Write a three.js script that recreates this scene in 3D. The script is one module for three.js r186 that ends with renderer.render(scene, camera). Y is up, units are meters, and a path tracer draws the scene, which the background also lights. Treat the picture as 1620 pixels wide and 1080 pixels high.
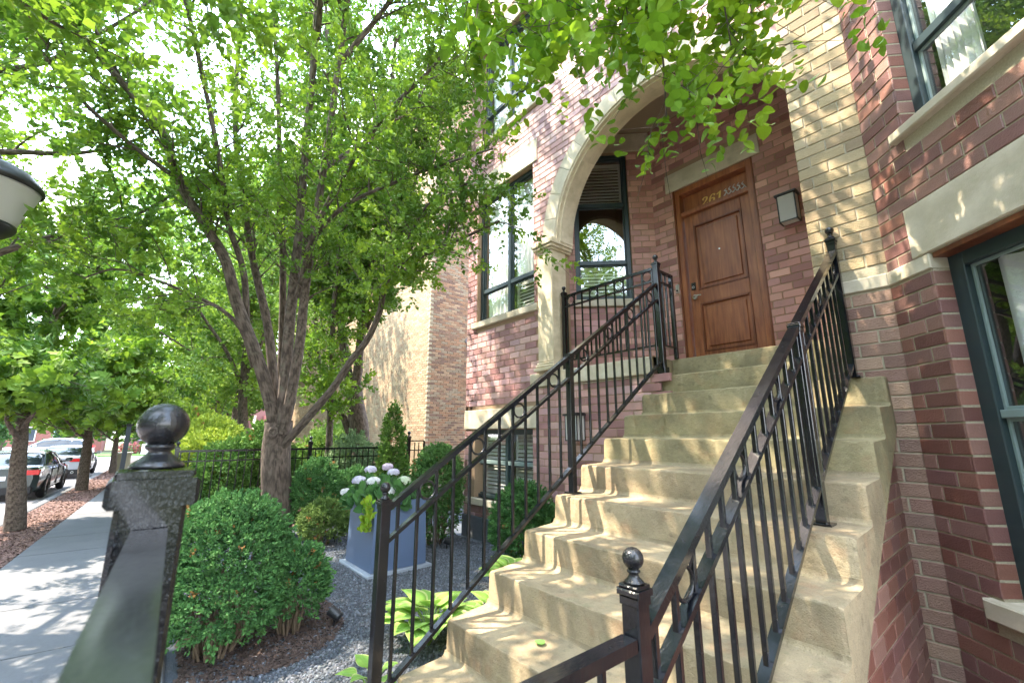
import * as THREE from 'three';
import { mergeGeometries, toCreasedNormals } from 'three/addons/utils/BufferGeometryUtils.js';
import { FontLoader } from 'three/addons/loaders/FontLoader.js';
import { TextGeometry } from 'three/addons/geometries/TextGeometry.js';
import { ImprovedNoise } from 'three/addons/math/ImprovedNoise.js';

// ---------------------------------------------------------------- camera, sky, sun, exposure
const scene = new THREE.Scene();
const camera = new THREE.PerspectiveCamera(76.094, 1024 / 682, 0.04, 800);
camera.position.set(0, 1.32, 0);
{
  const pitch = THREE.MathUtils.degToRad(12.106), yaw = THREE.MathUtils.degToRad(49.797);
  camera.lookAt(-Math.sin(yaw) * Math.cos(pitch), 1.32 + Math.sin(pitch), -Math.cos(yaw) * Math.cos(pitch));
}
camera.focus = 3.4; camera.userData.fStop = 5.6;
const SKYB = 2.3;
const SUN = new THREE.Vector3(-0.43, 1.0, 0.48).normalize();
{ // hazy bright summer sky, white towards the horizon, thin clouds
  const w = 1024, h = 512, d = new Float32Array(w * h * 4), n = new ImprovedNoise();
  for (let y = 0; y < h; y++) for (let x = 0; x < w; x++) {
    const el = ((y + 0.5) / h - 0.5) * Math.PI, az = (x / w) * Math.PI * 2, i = 4 * (y * w + x), t = Math.max(0, Math.sin(el));
    const dx = Math.cos(az) * Math.cos(el), dz = Math.sin(az) * Math.cos(el), k = 1 / (t + 0.25);
    let c = 0, q = 0.5; for (let o = 0; o < 5; o++) { const f = 1.3 * 2 ** o; c += q * n.noise(dx * k * f + 7, dz * k * f + 3, o * 4.1); q *= 0.55; }
    const cl = Math.min(1, Math.max(0, (c + 0.02) * 2.4)), hz = Math.pow(1 - t, 3);
    const sky = [0.62 + 0.55 * hz, 0.82 + 0.38 * hz, 1.16 + 0.06 * hz], g = el < 0 ? 0.55 : 1;
    for (let m = 0; m < 3; m++) d[i + m] = SKYB * g * (sky[m] * (1 - cl) + [1.34, 1.34, 1.36][m] * cl); d[i + 3] = 1;
  }
  const t = new THREE.DataTexture(d, w, h, THREE.RGBAFormat, THREE.FloatType); t.mapping = THREE.EquirectangularReflectionMapping; t.magFilter = THREE.LinearFilter; t.minFilter = THREE.LinearFilter; t.wrapS = THREE.RepeatWrapping; t.needsUpdate = true;
  scene.background = t; scene.environment = t;
}
const sun = new THREE.DirectionalLight(0xfff0da, 5);
sun.name = 'sun'; sun.position.copy(SUN).multiplyScalar(60).add(new THREE.Vector3(-6, 0, -2)); sun.target.position.set(-6, 0, -2);
sun.castShadow = true; sun.shadow.mapSize.set(4096, 4096);
Object.assign(sun.shadow.camera, { left: -40, right: 40, top: 40, bottom: -40, near: 1, far: 160 });
scene.add(sun, sun.target);
const renderer = new THREE.WebGLRenderer({ antialias: true });
renderer.setSize(1024, 682); renderer.shadowMap.enabled = true;
renderer.toneMapping = THREE.LinearToneMapping; renderer.toneMappingExposure = 4.05;

// ---------------------------------------------------------------- helpers
function rng(seed) { let a = seed >>> 0; return () => { a = (a + 0x6D2B79F5) | 0; let t = Math.imul(a ^ (a >>> 15), 1 | a); t = (t + Math.imul(t ^ (t >>> 7), 61 | t)) ^ t; return ((t ^ (t >>> 14)) >>> 0) / 4294967296; }; }
const R0 = rng(7);
const V = (x, y, z) => new THREE.Vector3(x, y, z);
const perlin = new ImprovedNoise();
const nz = (x, y, z = 0) => perlin.noise(x, y, z);
const clamp = (x, a, b) => Math.min(b, Math.max(a, x)), lerp = (a, b, t) => a + (b - a) * t;
const sst = (a, b, x) => { const t = clamp((x - a) / (b - a), 0, 1); return t * t * (3 - 2 * t); };
const used = {};
function numbered(n) { used[n] = (used[n] || 0) + 1; return used[n] === 1 ? n : n + '_' + String(used[n] - 1).padStart(3, '0'); }
const things = [];
function thing(name, label, category, group) {
  const g = new THREE.Group(); g.name = numbered(name); scene.add(g); g.userData = { label, category };
  if (group) g.userData.group = group;
  things.push(g); return g;
}
function part(name, geo, mat, parent) {
  const m = new THREE.Mesh(Array.isArray(geo) ? merge(geo) : geo, mat); m.name = name; m.castShadow = m.receiveShadow = true;
  if (parent) parent.add(m); return m;
}
function struct(name, geo, mat, parent) { const m = part(name, geo, mat, parent || scene); if (!parent) { m.name = numbered(name); m.userData.kind = 'structure'; } return m; }
function inst(name, geo, mat, mats, cols, parent, kind = 'stuff') {
  const m = new THREE.InstancedMesh(geo, mat, mats.length); m.name = name; m.castShadow = m.receiveShadow = true;
  mats.forEach((x, i) => m.setMatrixAt(i, x)); if (cols) cols.forEach((c, i) => m.setColorAt(i, c));
  if (kind) m.userData.kind = kind; parent.add(m); return m;
}
function clean(g) { let q = g.index ? g.toNonIndexed() : g; for (const k of Object.keys(q.attributes)) if (!['position', 'normal', 'uv', 'color'].includes(k)) q.deleteAttribute(k); return q; }
function merge(list) {
  const l = list.map(clean); const hasC = l.every(g => g.attributes.color), hasU = l.every(g => g.attributes.uv);
  l.forEach(g => { if (!hasC) g.deleteAttribute('color'); if (!hasU) g.deleteAttribute('uv'); });
  return mergeGeometries(l);
}
function muv(g, s = 1, ox = 0, oy = 0) { // uv in metres from the dominant face direction
  const q = clean(g), p = q.attributes.position, n = q.attributes.normal, uv = new Float32Array(p.count * 2);
  for (let i = 0; i < p.count; i += 3) {
    const ax = Math.abs(n.getX(i) + n.getX(i + 1) + n.getX(i + 2)), ay = Math.abs(n.getY(i) + n.getY(i + 1) + n.getY(i + 2)), az = Math.abs(n.getZ(i) + n.getZ(i + 1) + n.getZ(i + 2));
    for (let k = i; k < i + 3; k++) {
      const x = p.getX(k), y = p.getY(k), z = p.getZ(k);
      let u, v; if (ay >= ax && ay >= az) { u = x; v = z; } else if (ax >= az) { u = z; v = y; } else { u = x; v = y; }
      uv[2 * k] = u * s + ox; uv[2 * k + 1] = v * s + oy;
    }
  }
  q.setAttribute('uv', new THREE.BufferAttribute(uv, 2)); return q;
}
// box with bevelled edges, centred
function cbox(w, h, d, c = 0.004) {
  const b = Math.min(c, w / 3, h / 3, d / 3), s = new THREE.Shape();
  s.moveTo(-w / 2 + b, -h / 2 + b); s.lineTo(w / 2 - b, -h / 2 + b); s.lineTo(w / 2 - b, h / 2 - b); s.lineTo(-w / 2 + b, h / 2 - b); s.closePath();
  const g = new THREE.ExtrudeGeometry(s, { depth: d - 2 * b, bevelEnabled: true, bevelThickness: b, bevelSize: b, bevelSegments: 1, steps: 1 });
  g.translate(0, 0, -d / 2 + b); return g;
}
// box from corner ranges
function rbox(x0, x1, y0, y1, z0, z1, c = 0.004) { const g = cbox(Math.abs(x1 - x0), Math.abs(y1 - y0), Math.abs(z1 - z0), c); g.translate((x0 + x1) / 2, (y0 + y1) / 2, (z0 + z1) / 2); return muv(g); }
// bar from a to b with width w (sideways) and height h
function bar(a, b, w, h, c = 0.003) {
  const L = a.distanceTo(b), g = cbox(w, h, L, c); const m = new THREE.Matrix4().lookAt(b, a, V(0, 1, 0)); m.setPosition(a.clone().add(b).multiplyScalar(0.5));
  const q = muv(g); q.applyMatrix4(m); return q;
}
// tapered tube through points
function tube(pts, r0, r1, radial = 8, seg, wob = 0, seed = 0) {
  const c = new THREE.CatmullRomCurve3(pts, false, 'centripetal'), L = c.getLength(); seg = seg || Math.max(3, Math.ceil(pts.length * 2.2));
  const pos = [], nor = [], uv = [], idx = []; let n = V(1, 0, 0.3);
  for (let i = 0; i <= seg; i++) {
    const t = i / seg, p = c.getPoint(t), T = c.getTangent(t); n = n.clone().sub(T.clone().multiplyScalar(n.dot(T))).normalize(); const b = T.clone().cross(n);
    for (let j = 0; j <= radial; j++) {
      const a = j / radial * Math.PI * 2; let r = lerp(r0, r1, t); if (wob) r *= 1 + wob * nz(Math.cos(a) * 1.6 + seed, t * L * 3, Math.sin(a) * 1.6);
      const d = n.clone().multiplyScalar(Math.cos(a)).addScaledVector(b, Math.sin(a));
      pos.push(p.x + d.x * r, p.y + d.y * r, p.z + d.z * r); nor.push(d.x, d.y, d.z); uv.push(j / radial * Math.max(0.12, 2 * Math.PI * r0), t * L);
    }
  }
  for (let i = 0; i < seg; i++) for (let j = 0; j < radial; j++) { const a = i * (radial + 1) + j, b = a + radial + 1; idx.push(a, a + 1, b, b, a + 1, b + 1); }
  const g = new THREE.BufferGeometry(); g.setAttribute('position', new THREE.Float32BufferAttribute(pos, 3)); g.setAttribute('normal', new THREE.Float32BufferAttribute(nor, 3)); g.setAttribute('uv', new THREE.Float32BufferAttribute(uv, 2)); g.setIndex(idx); return g;
}
const lathe = (pts, x, y, z, n = 20) => { const g = new THREE.LatheGeometry(pts.map(p => new THREE.Vector2(p[0], p[1])), n); g.translate(x, y, z); return g; };

// ---------------------------------------------------------------- textures
const wrapn = (fx, fy, N, oct = 4, seed = 0) => (x, y) => { // tiling fbm in 0..1 over N pixels
  let s = 0, a = 0.5, t = 0, k = 1;
  for (let o = 0; o < oct; o++) {
    const px = fx * k, py = fy * k, u = x / N * px, v = y / N * py, bx = u / px, by = v / py;
    const n = (i, j) => nz(u - i * px + 100.3 + seed * 7.7, v - j * py + 50.7 + o * 13.1, seed);
    const w = n(0, 0) * (1 - bx) * (1 - by) + n(1, 0) * bx * (1 - by) + n(0, 1) * (1 - bx) * by + n(1, 1) * bx * by;
    s += a * w; t += a; a *= 0.55; k *= 2;
  }
  return clamp(0.5 + s / t * 0.9, 0, 1);
};
function tex(N, fn, srgb = true, rep = 1) {
  const d = new Uint8Array(N * N * 4);
  for (let y = 0; y < N; y++) for (let x = 0; x < N; x++) { const c = fn(x, y), i = 4 * (y * N + x); const r = Array.isArray(c) ? c : [c, c, c]; for (let k = 0; k < 3; k++) { let v = clamp(r[k], 0, 1); if (srgb) v = v <= 0.0031308 ? v * 12.92 : 1.055 * Math.pow(v, 1 / 2.4) - 0.055; d[i + k] = v * 255; } d[i + 3] = 255; }
  const t = new THREE.DataTexture(d, N, N); t.wrapS = t.wrapT = THREE.RepeatWrapping; t.magFilter = THREE.LinearFilter; t.minFilter = THREE.LinearMipmapLinearFilter; t.generateMipmaps = true;
  t.repeat.set(rep, rep); if (srgb) t.colorSpace = THREE.SRGBColorSpace; t.needsUpdate = true; return t;
}
const mixc = (a, b, t) => a.map((v, i) => lerp(v, b[i], t));
const TX = {};
{
  const rr = rng(11), N = 512, a = wrapn(3, 3, N, 5, 1), b = wrapn(40, 40, N, 3, 2), c = wrapn(9, 9, N, 4, 3);
  const speck = new Float32Array(N * N).map(() => rr());
  // tan concrete of the stairs, 1.2 m tile
  TX.concrete = tex(N, (x, y) => { let k = mixc([0.25, 0.205, 0.135], [0.42, 0.35, 0.23], sst(0.3, 0.68, a(x, y))); k = mixc(k, [0.36, 0.22, 0.13], 0.45 * sst(0.52, 0.8, c(x, y))); k = mixc(k, [0.25, 0.25, 0.15], 0.4 * sst(0.55, 0.85, c((x + 200) % N, (y + 90) % N))); const s = speck[y * N + x]; const m = 0.86 + 0.28 * b(x, y) + (s > 0.95 ? -0.3 : s < 0.05 ? 0.22 : 0) - 0.2 * sst(0.66, 0.72, c((x * 2) % N, (y * 2) % N)); return k.map(v => v * m); }, true, 1 / 1.2);
  TX.concreteBump = tex(N, (x, y) => 0.5 * b(x, y) + 0.2 * a(x, y) + 0.25 * speck[y * N + x] + (speck[y * N + x] > 0.96 ? -0.3 : 0) + 0.15, false, 1 / 1.2);
  // grey pavement
  TX.pave = tex(N, (x, y) => { const k = mixc([0.095, 0.10, 0.113], [0.155, 0.158, 0.165], a(x, y)); const s = speck[y * N + x], m = 0.9 + 0.2 * b(x, y) + (s > 0.96 ? -0.14 : s < 0.05 ? 0.1 : 0); return k.map(v => v * m * (c(x, y) > 0.72 ? 0.85 : 1)); }, true, 1 / 1.3);
  // limestone trim
  const ls = wrapn(4, 5, N, 5, 8);
  TX.stone = tex(N, (x, y) => { let k = mixc([0.46, 0.40, 0.29], [0.60, 0.53, 0.41], sst(0.3, 0.7, ls(x, y))); k = mixc(k, [0.38, 0.36, 0.26], 0.35 * sst(0.55, 0.85, c(x, y))); const m = 0.94 + 0.12 * b(x, y); return k.map(v => v * m); }, true, 1 / 0.9);
  // asphalt
  TX.asphalt = tex(N, (x, y) => { const m = 0.07 + 0.05 * a(x, y) + (speck[y * N + x] > 0.9 ? 0.08 : 0); return [m * 1.05, m, m * 1.02]; }, true, 1 / 1.5);
  // dark earth and gravel beds below the loose stones
  TX.earth = tex(N, (x, y) => { const m = 0.5 + 0.9 * b(x, y) * (speck[y * N + x] * 0.5 + 0.6); return [0.07 * m, 0.055 * m, 0.045 * m]; }, true, 1 / 0.6);
  TX.grit = tex(N, (x, y) => { const s = speck[y * N + x], m = (0.45 + 1.0 * b(x, y)) * (0.6 + 0.7 * s); return [0.10 * m, 0.118 * m, 0.145 * m]; }, true, 1 / 0.35);
  TX.gritBump = tex(N, (x, y) => clamp(0.2 + b(x, y) * 0.7 + speck[y * N + x] * 0.25, 0, 1), false, 1 / 0.35);
  // bark
  const k1 = wrapn(11, 5, N, 5, 4), k2 = wrapn(4, 4, N, 3, 5);
  TX.bark = tex(N, (x, y) => { const t = sst(0.3, 0.7, k1(x, y)), l = k2(x, y); return mixc(mixc([0.05, 0.037, 0.029], [0.15, 0.115, 0.092], t), [0.22, 0.23, 0.17], 0.4 * sst(0.55, 0.8, l)); }, true, 1 / 0.5);
  TX.barkBump = tex(N, (x, y) => k1(x, y), false, 1 / 0.5);
  // brick face: fine grain
  TX.brick = tex(N, (x, y) => { const s = speck[y * N + x]; const m = 0.68 + 0.42 * a(x, y) + 0.18 * c(x, y) + (s > 0.98 ? -0.35 : 0) + 0.16 * (b(x, y) - 0.5); return [m, m, m]; }, true, 1 / 0.5);
  TX.brickBump = tex(N, (x, y) => 0.6 * b(x, y) + 0.4 * c(x, y) - (speck[y * N + x] > 0.985 ? 0.3 : 0), false, 1 / 0.3);
  TX.mortar = tex(N, (x, y) => { const m = 0.75 + 0.5 * b(x, y); return [0.40 * m, 0.35 * m, 0.25 * m]; }, true, 1 / 0.4);
  // lumpy brushed paint on iron
  const lp = wrapn(26, 9, N, 3, 6), lq = wrapn(6, 6, N, 4, 9);
  TX.lump = tex(N, (x, y) => 0.65 * lp(x, y) + 0.35 * lq(x, y), false, 1 / 0.22);
  TX.lump2 = tex(N, (x, y) => sst(0.3, 0.7, 0.6 * lp(x, y) + 0.4 * lq(x, y)), false, 1 / 0.09);
  TX.iron = tex(N, (x, y) => { const w = sst(0.63, 0.72, lq(x, y)) * 0.55; return mixc([0.005, 0.006, 0.0085], [0.026, 0.025, 0.027], w * lp(x, y)); }, true, 1 / 0.5);
  TX.ironR = tex(N, (x, y) => 0.12 + 0.4 * lq(x, y), false, 1 / 0.4);
  // wood, grain along y
  const w1 = wrapn(30, 2, N, 4, 12), w2 = wrapn(5, 2, N, 3, 13);
  TX.wood = tex(N, (x, y) => { const t = w1(x, y) * 0.6 + w2(x, y) * 0.4; return mixc([0.17, 0.046, 0.018], [0.38, 0.135, 0.052], sst(0.25, 0.75, t)); }, true, 1 / 0.8);
  // sill weathering / grey blue glaze for planter
  TX.soft = tex(256, (x, y) => { const q = wrapSoft(x, y); return [q, q, q]; }, true, 1);
}
function wrapSoft(x, y) { return 0.9 + 0.1 * (0.5 + 0.5 * Math.sin(x / 256 * 6.283 * 2) * Math.sin(y / 256 * 6.283)); }

const std = (o) => new THREE.MeshStandardMaterial(o), phy = (o) => new THREE.MeshPhysicalMaterial(o);
const lin = (r, g, b) => new THREE.Color().setRGB(r, g, b);
const M = {
  concrete: std({ color: lin(0.8, 0.76, 0.71), map: TX.concrete, bumpMap: TX.concreteBump, bumpScale: 0.006, roughness: 0.9 }),
  concreteUp: std({ color: lin(0.78, 0.78, 0.65), map: TX.concrete, bumpMap: TX.concreteBump, bumpScale: 0.006, roughness: 0.9 }),
  footing: std({ color: lin(0.75, 0.8, 0.85), map: TX.pave, bumpMap: TX.concreteBump, bumpScale: 0.005, roughness: 0.95 }),
  pave: std({ map: TX.pave, bumpMap: TX.concreteBump, bumpScale: 0.002, roughness: 0.93 }),
  stone: std({ map: TX.stone, bumpMap: TX.concreteBump, bumpScale: 0.002, roughness: 0.82 }),
  column: std({ color: lin(1.08, 1.04, 0.95), map: TX.stone, bumpMap: TX.concreteBump, bumpScale: 0.001, roughness: 0.7 }),
  ceiling: std({ color: lin(0.42, 0.35, 0.26), roughness: 0.85 }),
  asphalt: std({ map: TX.asphalt, bumpMap: TX.gritBump, bumpScale: 0.004, roughness: 0.95, color: lin(2.2, 2.1, 2.1) }),
  earth: std({ map: TX.earth, bumpMap: TX.gritBump, bumpScale: 0.02, roughness: 1 }),
  grit: std({ map: TX.grit, bumpMap: TX.gritBump, bumpScale: 0.012, roughness: 0.95 }),
  bark: std({ map: TX.bark, bumpMap: TX.barkBump, bumpScale: 0.009, roughness: 0.95 }),
  mortar: std({ map: TX.mortar, bumpMap: TX.concreteBump, bumpScale: 0.003, roughness: 0.98 }),
  mortarDark: std({ map: TX.mortar, color: lin(0.8, 0.62, 0.55), bumpMap: TX.concreteBump, bumpScale: 0.003, roughness: 0.98 }),
  brickV: std({ vertexColors: true, map: TX.brick, bumpMap: TX.brickBump, bumpScale: 0.0035, roughness: 0.5 }),
  iron: phy({ map: TX.iron, roughnessMap: TX.ironR, roughness: 0.7, bumpMap: TX.lump, bumpScale: 0.0018, clearcoat: 0.55, clearcoatRoughness: 0.1, specularIntensity: 0.6 }),
  ironOld: phy({ map: TX.iron, roughnessMap: TX.ironR, roughness: 0.5, bumpMap: TX.lump2, bumpScale: 0.0022, clearcoat: 0.5, clearcoatRoughness: 0.1, specularIntensity: 0.5 }),
  ironRail: phy({ map: TX.iron, roughness: 0.4, bumpMap: TX.lump, bumpScale: 0.0011, clearcoat: 1, clearcoatRoughness: 0.16, specularIntensity: 1 }),
  wood: phy({ map: TX.wood, roughness: 0.42, bumpMap: TX.wood, bumpScale: 0.0008, clearcoat: 0.25, clearcoatRoughness: 0.3 }),
  woodDark: phy({ map: TX.wood, color: lin(0.6, 0.52, 0.5), roughness: 0.45, clearcoat: 0.2, clearcoatRoughness: 0.3 }),
  frame: std({ color: lin(0.026, 0.043, 0.047), roughness: 0.35 }),
  frameLight: std({ color: lin(0.20, 0.26, 0.25), roughness: 0.4 }),
  glass: phy({ color: 0xffffff, transmission: 1, thickness: 0, roughness: 0.01, ior: 2.7, specularIntensity: 1 }),
  lampGlass: phy({ color: lin(0.75, 0.75, 0.72), transmission: 0.5, thickness: 0, roughness: 0.7 }),
  shutter: std({ color: lin(0.55, 0.55, 0.52), roughness: 0.5 }),
  curtain: std({ color: lin(0.5, 0.52, 0.5), roughness: 0.9 }),
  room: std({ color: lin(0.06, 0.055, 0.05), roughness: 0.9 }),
  black: std({ color: lin(0.014, 0.014, 0.016), roughness: 0.4 }),
  steel: std({ color: lin(0.6, 0.6, 0.6), metalness: 1, roughness: 0.3 }),
  gold: std({ color: lin(0.75, 0.50, 0.16), metalness: 0.6, roughness: 0.35 }),
  white: std({ color: lin(0.75, 0.76, 0.8), roughness: 0.5 }),
};
function leafMat(r, g, b, rough = 0.62, tr = 0.45) { return phy({ color: lin(r, g, b), transmission: tr, thickness: 0, roughness: rough, side: THREE.DoubleSide, ior: 1.4, specularIntensity: 0.6 }); }

// ---------------------------------------------------------------- bricks
const BH = 0.0813, BL = 0.2032, JT = 0.0095;
const PAL = {
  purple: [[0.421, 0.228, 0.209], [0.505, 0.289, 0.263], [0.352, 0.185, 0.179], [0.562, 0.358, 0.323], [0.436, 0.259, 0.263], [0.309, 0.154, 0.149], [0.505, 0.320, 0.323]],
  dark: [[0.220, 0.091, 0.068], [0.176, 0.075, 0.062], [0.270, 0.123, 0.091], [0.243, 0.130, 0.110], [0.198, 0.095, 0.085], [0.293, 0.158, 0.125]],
  tan: [[0.405, 0.310, 0.174], [0.339, 0.262, 0.150], [0.459, 0.354, 0.203], [0.295, 0.219, 0.131], [0.371, 0.273, 0.159]],
  umber: [[0.297, 0.180, 0.130], [0.341, 0.210, 0.150], [0.253, 0.145, 0.110], [0.374, 0.245, 0.170], [0.275, 0.170, 0.130]],
  porch: [[0.467, 0.229, 0.191], [0.552, 0.292, 0.241], [0.397, 0.182, 0.154], [0.620, 0.348, 0.278], [0.499, 0.269, 0.241], [0.344, 0.159, 0.139]],
};
const brickGeoCache = new Map();
function brickShape(L, H, variant) { // front face at z = 0.006, back at -0.02, bevelled front edges
  const key = L.toFixed(3) + '|' + H.toFixed(3) + '|' + variant;
  if (brickGeoCache.has(key)) return brickGeoCache.get(key);
  const x = L / 2, y = H / 2, b = Math.min(0.003, L / 4, H / 4), f = 0.006, s = f - 0.003, k = -0.02;
  const P = [[-x, -y, k], [x, -y, k], [x, y, k], [-x, y, k], [-x, -y, s], [x, -y, s], [x, y, s], [-x, y, s], [-x + b, -y + b, f], [x - b, -y + b, f], [x - b, y - b, f], [-x + b, y - b, f]];
  const Q = [[8, 9, 10, 11], [4, 5, 9, 8], [5, 6, 10, 9], [6, 7, 11, 10], [7, 4, 8, 11], [0, 1, 5, 4], [1, 2, 6, 5], [2, 3, 7, 6], [3, 0, 4, 7]];
  const pos = [], uv = [], r = rng(variant * 17 + 3), ou = r() * 3, ov = r() * 3;
  for (const q of Q) for (const i of [0, 1, 2, 0, 2, 3]) { const p = P[q[i]]; pos.push(...p); uv.push(p[0] + ou + p[2], p[1] + ov + p[2]); }
  const g = new THREE.BufferGeometry(); g.setAttribute('position', new THREE.Float32BufferAttribute(pos, 3)); g.setAttribute('uv', new THREE.Float32BufferAttribute(uv, 2)); g.computeVertexNormals();
  brickGeoCache.set(key, g); return g;
}
const brickMats = new Map();
function brickMat(c, rough) {
  const key = c.join() + rough;
  if (!brickMats.has(key)) brickMats.set(key, std({ color: lin(...c), map: TX.brick, bumpMap: TX.brickBump, bumpScale: rough > 0.6 ? 0.008 : 0.0035, roughness: rough }));
  return brickMats.get(key);
}
const rb = rng(21);
// courses follow the world height; o is the wall point at u = 0, uD its direction, nD its outward normal
function layBricks(list, parent, o, uD, nD, u0, u1, v0, v1, holes, pal, blocked, off = 0, rough = 0.5) {
  const rot = new THREE.Matrix4().makeBasis(uD, V(0, 1, 0), nD);
  for (let j = Math.floor(v0 / BH); j * BH < v1; j++) {
    let va = Math.max(v0, j * BH), vb = Math.min(v1, (j + 1) * BH - 0); if (vb - va < 0.02) continue;
    let iv = [[u0, u1]];
    for (const [a, b, c, d] of holes) { if (Math.min(vb, d) - Math.max(va, c) > BH * 0.2) iv = iv.flatMap(([p, q]) => b <= p || a >= q ? [[p, q]] : [[p, a], [b, q]].filter(([x, y]) => y - x > 0.012)); }
    for (const [p, q] of iv) {
      const st = off + (((j % 2) + 2) % 2) * BL / 2;
      for (let k = Math.floor((p - st) / BL); st + k * BL < q; k++) {
        const a = Math.max(p, st + k * BL + JT / 2), b = Math.min(q, st + (k + 1) * BL - JT / 2); if (b - a < 0.018) continue;
        const cu = (a + b) / 2, cv = (va + vb) / 2; if (blocked && blocked(a, b, va, vb)) continue;
        const P = o.clone().addScaledVector(uD, cu); P.y = cv; P.addScaledVector(nD, (rb() - 0.5) * 0.002);
        const m = rot.clone().setPosition(P); const c = PAL[pal][Math.floor(rb() * PAL[pal].length)], t = 0.9 + 0.2 * Math.floor(rb() * 3) / 2;
        list.push({ parent, m, L: b - a, H: vb - va - JT, c: c.map(x => x * t), rough, P, nD, va: Math.floor(rb() * 6) });
      }
    }
  }
}
function pxOf(P) { const q = P.clone().project(camera); return q; }
camera.updateMatrixWorld(); camera.updateProjectionMatrix();
function finishBricks(list, root, most = 300, hidden) {
  for (const b of list) {
    const q = pxOf(b.P), d = b.P.clone().sub(camera.position), L = d.length(); const cos = Math.max(0, -d.dot(b.nD) / L);
    const inF = Math.abs(q.x) < 1 && Math.abs(q.y) < 1 && q.z < 1; b.score = inF ? b.L * b.H * cos / (L * L) : 0; if (hidden && hidden(b.P)) b.score *= 0.01;
  }
  list.sort((a, b) => b.score - a.score);
  const rest = [];
  list.forEach((b, i) => {
    if (i < most && b.score > 0) { const m = part('brick', brickShape(+b.L.toFixed(2), +b.H.toFixed(3), b.va), brickMat(b.c, b.rough), b.parent); m.applyMatrix4(b.m); if (Math.abs(b.L - +b.L.toFixed(2)) > 0.001) m.scale.x = b.L / +b.L.toFixed(2); }
    else { const g = brickShape(b.L, b.H, b.va).clone(); g.applyMatrix4(b.m); const n = g.attributes.position.count, c = new Float32Array(n * 3); for (let k = 0; k < n; k++) c.set(b.c, k * 3); g.setAttribute('color', new THREE.BufferAttribute(c, 3)); rest.push(g); }
  });
  if (rest.length) { const m = part('brickwork', mergeGeometries(rest), M.brickV, root); m.userData.kind = 'stuff'; }
}
// a wall slab behind bricks: rectangle u,v ranges with holes, thickness t behind the face
function slabGeo(o, uD, nD, u0, u1, v0, v1, t, holes = [], arc) {
  const s = new THREE.Shape([new THREE.Vector2(u0, v0), new THREE.Vector2(u1, v0), new THREE.Vector2(u1, v1), new THREE.Vector2(u0, v1)]);
  for (const [a, b, c, d] of holes) s.holes.push(new THREE.Path([new THREE.Vector2(a, c), new THREE.Vector2(a, d), new THREE.Vector2(b, d), new THREE.Vector2(b, c)]));
  if (arc) s.holes.push(arc);
  const g = new THREE.ExtrudeGeometry(s, { depth: t, bevelEnabled: false, curveSegments: 40 }); g.translate(0, 0, -t);
  const q = muv(g); q.applyMatrix4(new THREE.Matrix4().makeBasis(uD, V(0, 1, 0), nD).setPosition(o.x, 0, o.z)); return q;
}
const X = V(1, 0, 0), Y = V(0, 1, 0), Z = V(0, 0, 1), S2 = Math.SQRT1_2;
// local box in a wall frame: u range, y range, n (outward) range
function wbox(o, uD, nD, u0, u1, v0, v1, n0, n1, c = 0.004) {
  const g = cbox(u1 - u0, v1 - v0, n1 - n0, c); g.translate((u0 + u1) / 2, (v0 + v1) / 2, (n0 + n1) / 2); const q = muv(g);
  q.applyMatrix4(new THREE.Matrix4().makeBasis(uD, V(0, 1, 0), nD).setPosition(o.x, 0, o.z)); return q;
}
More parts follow.
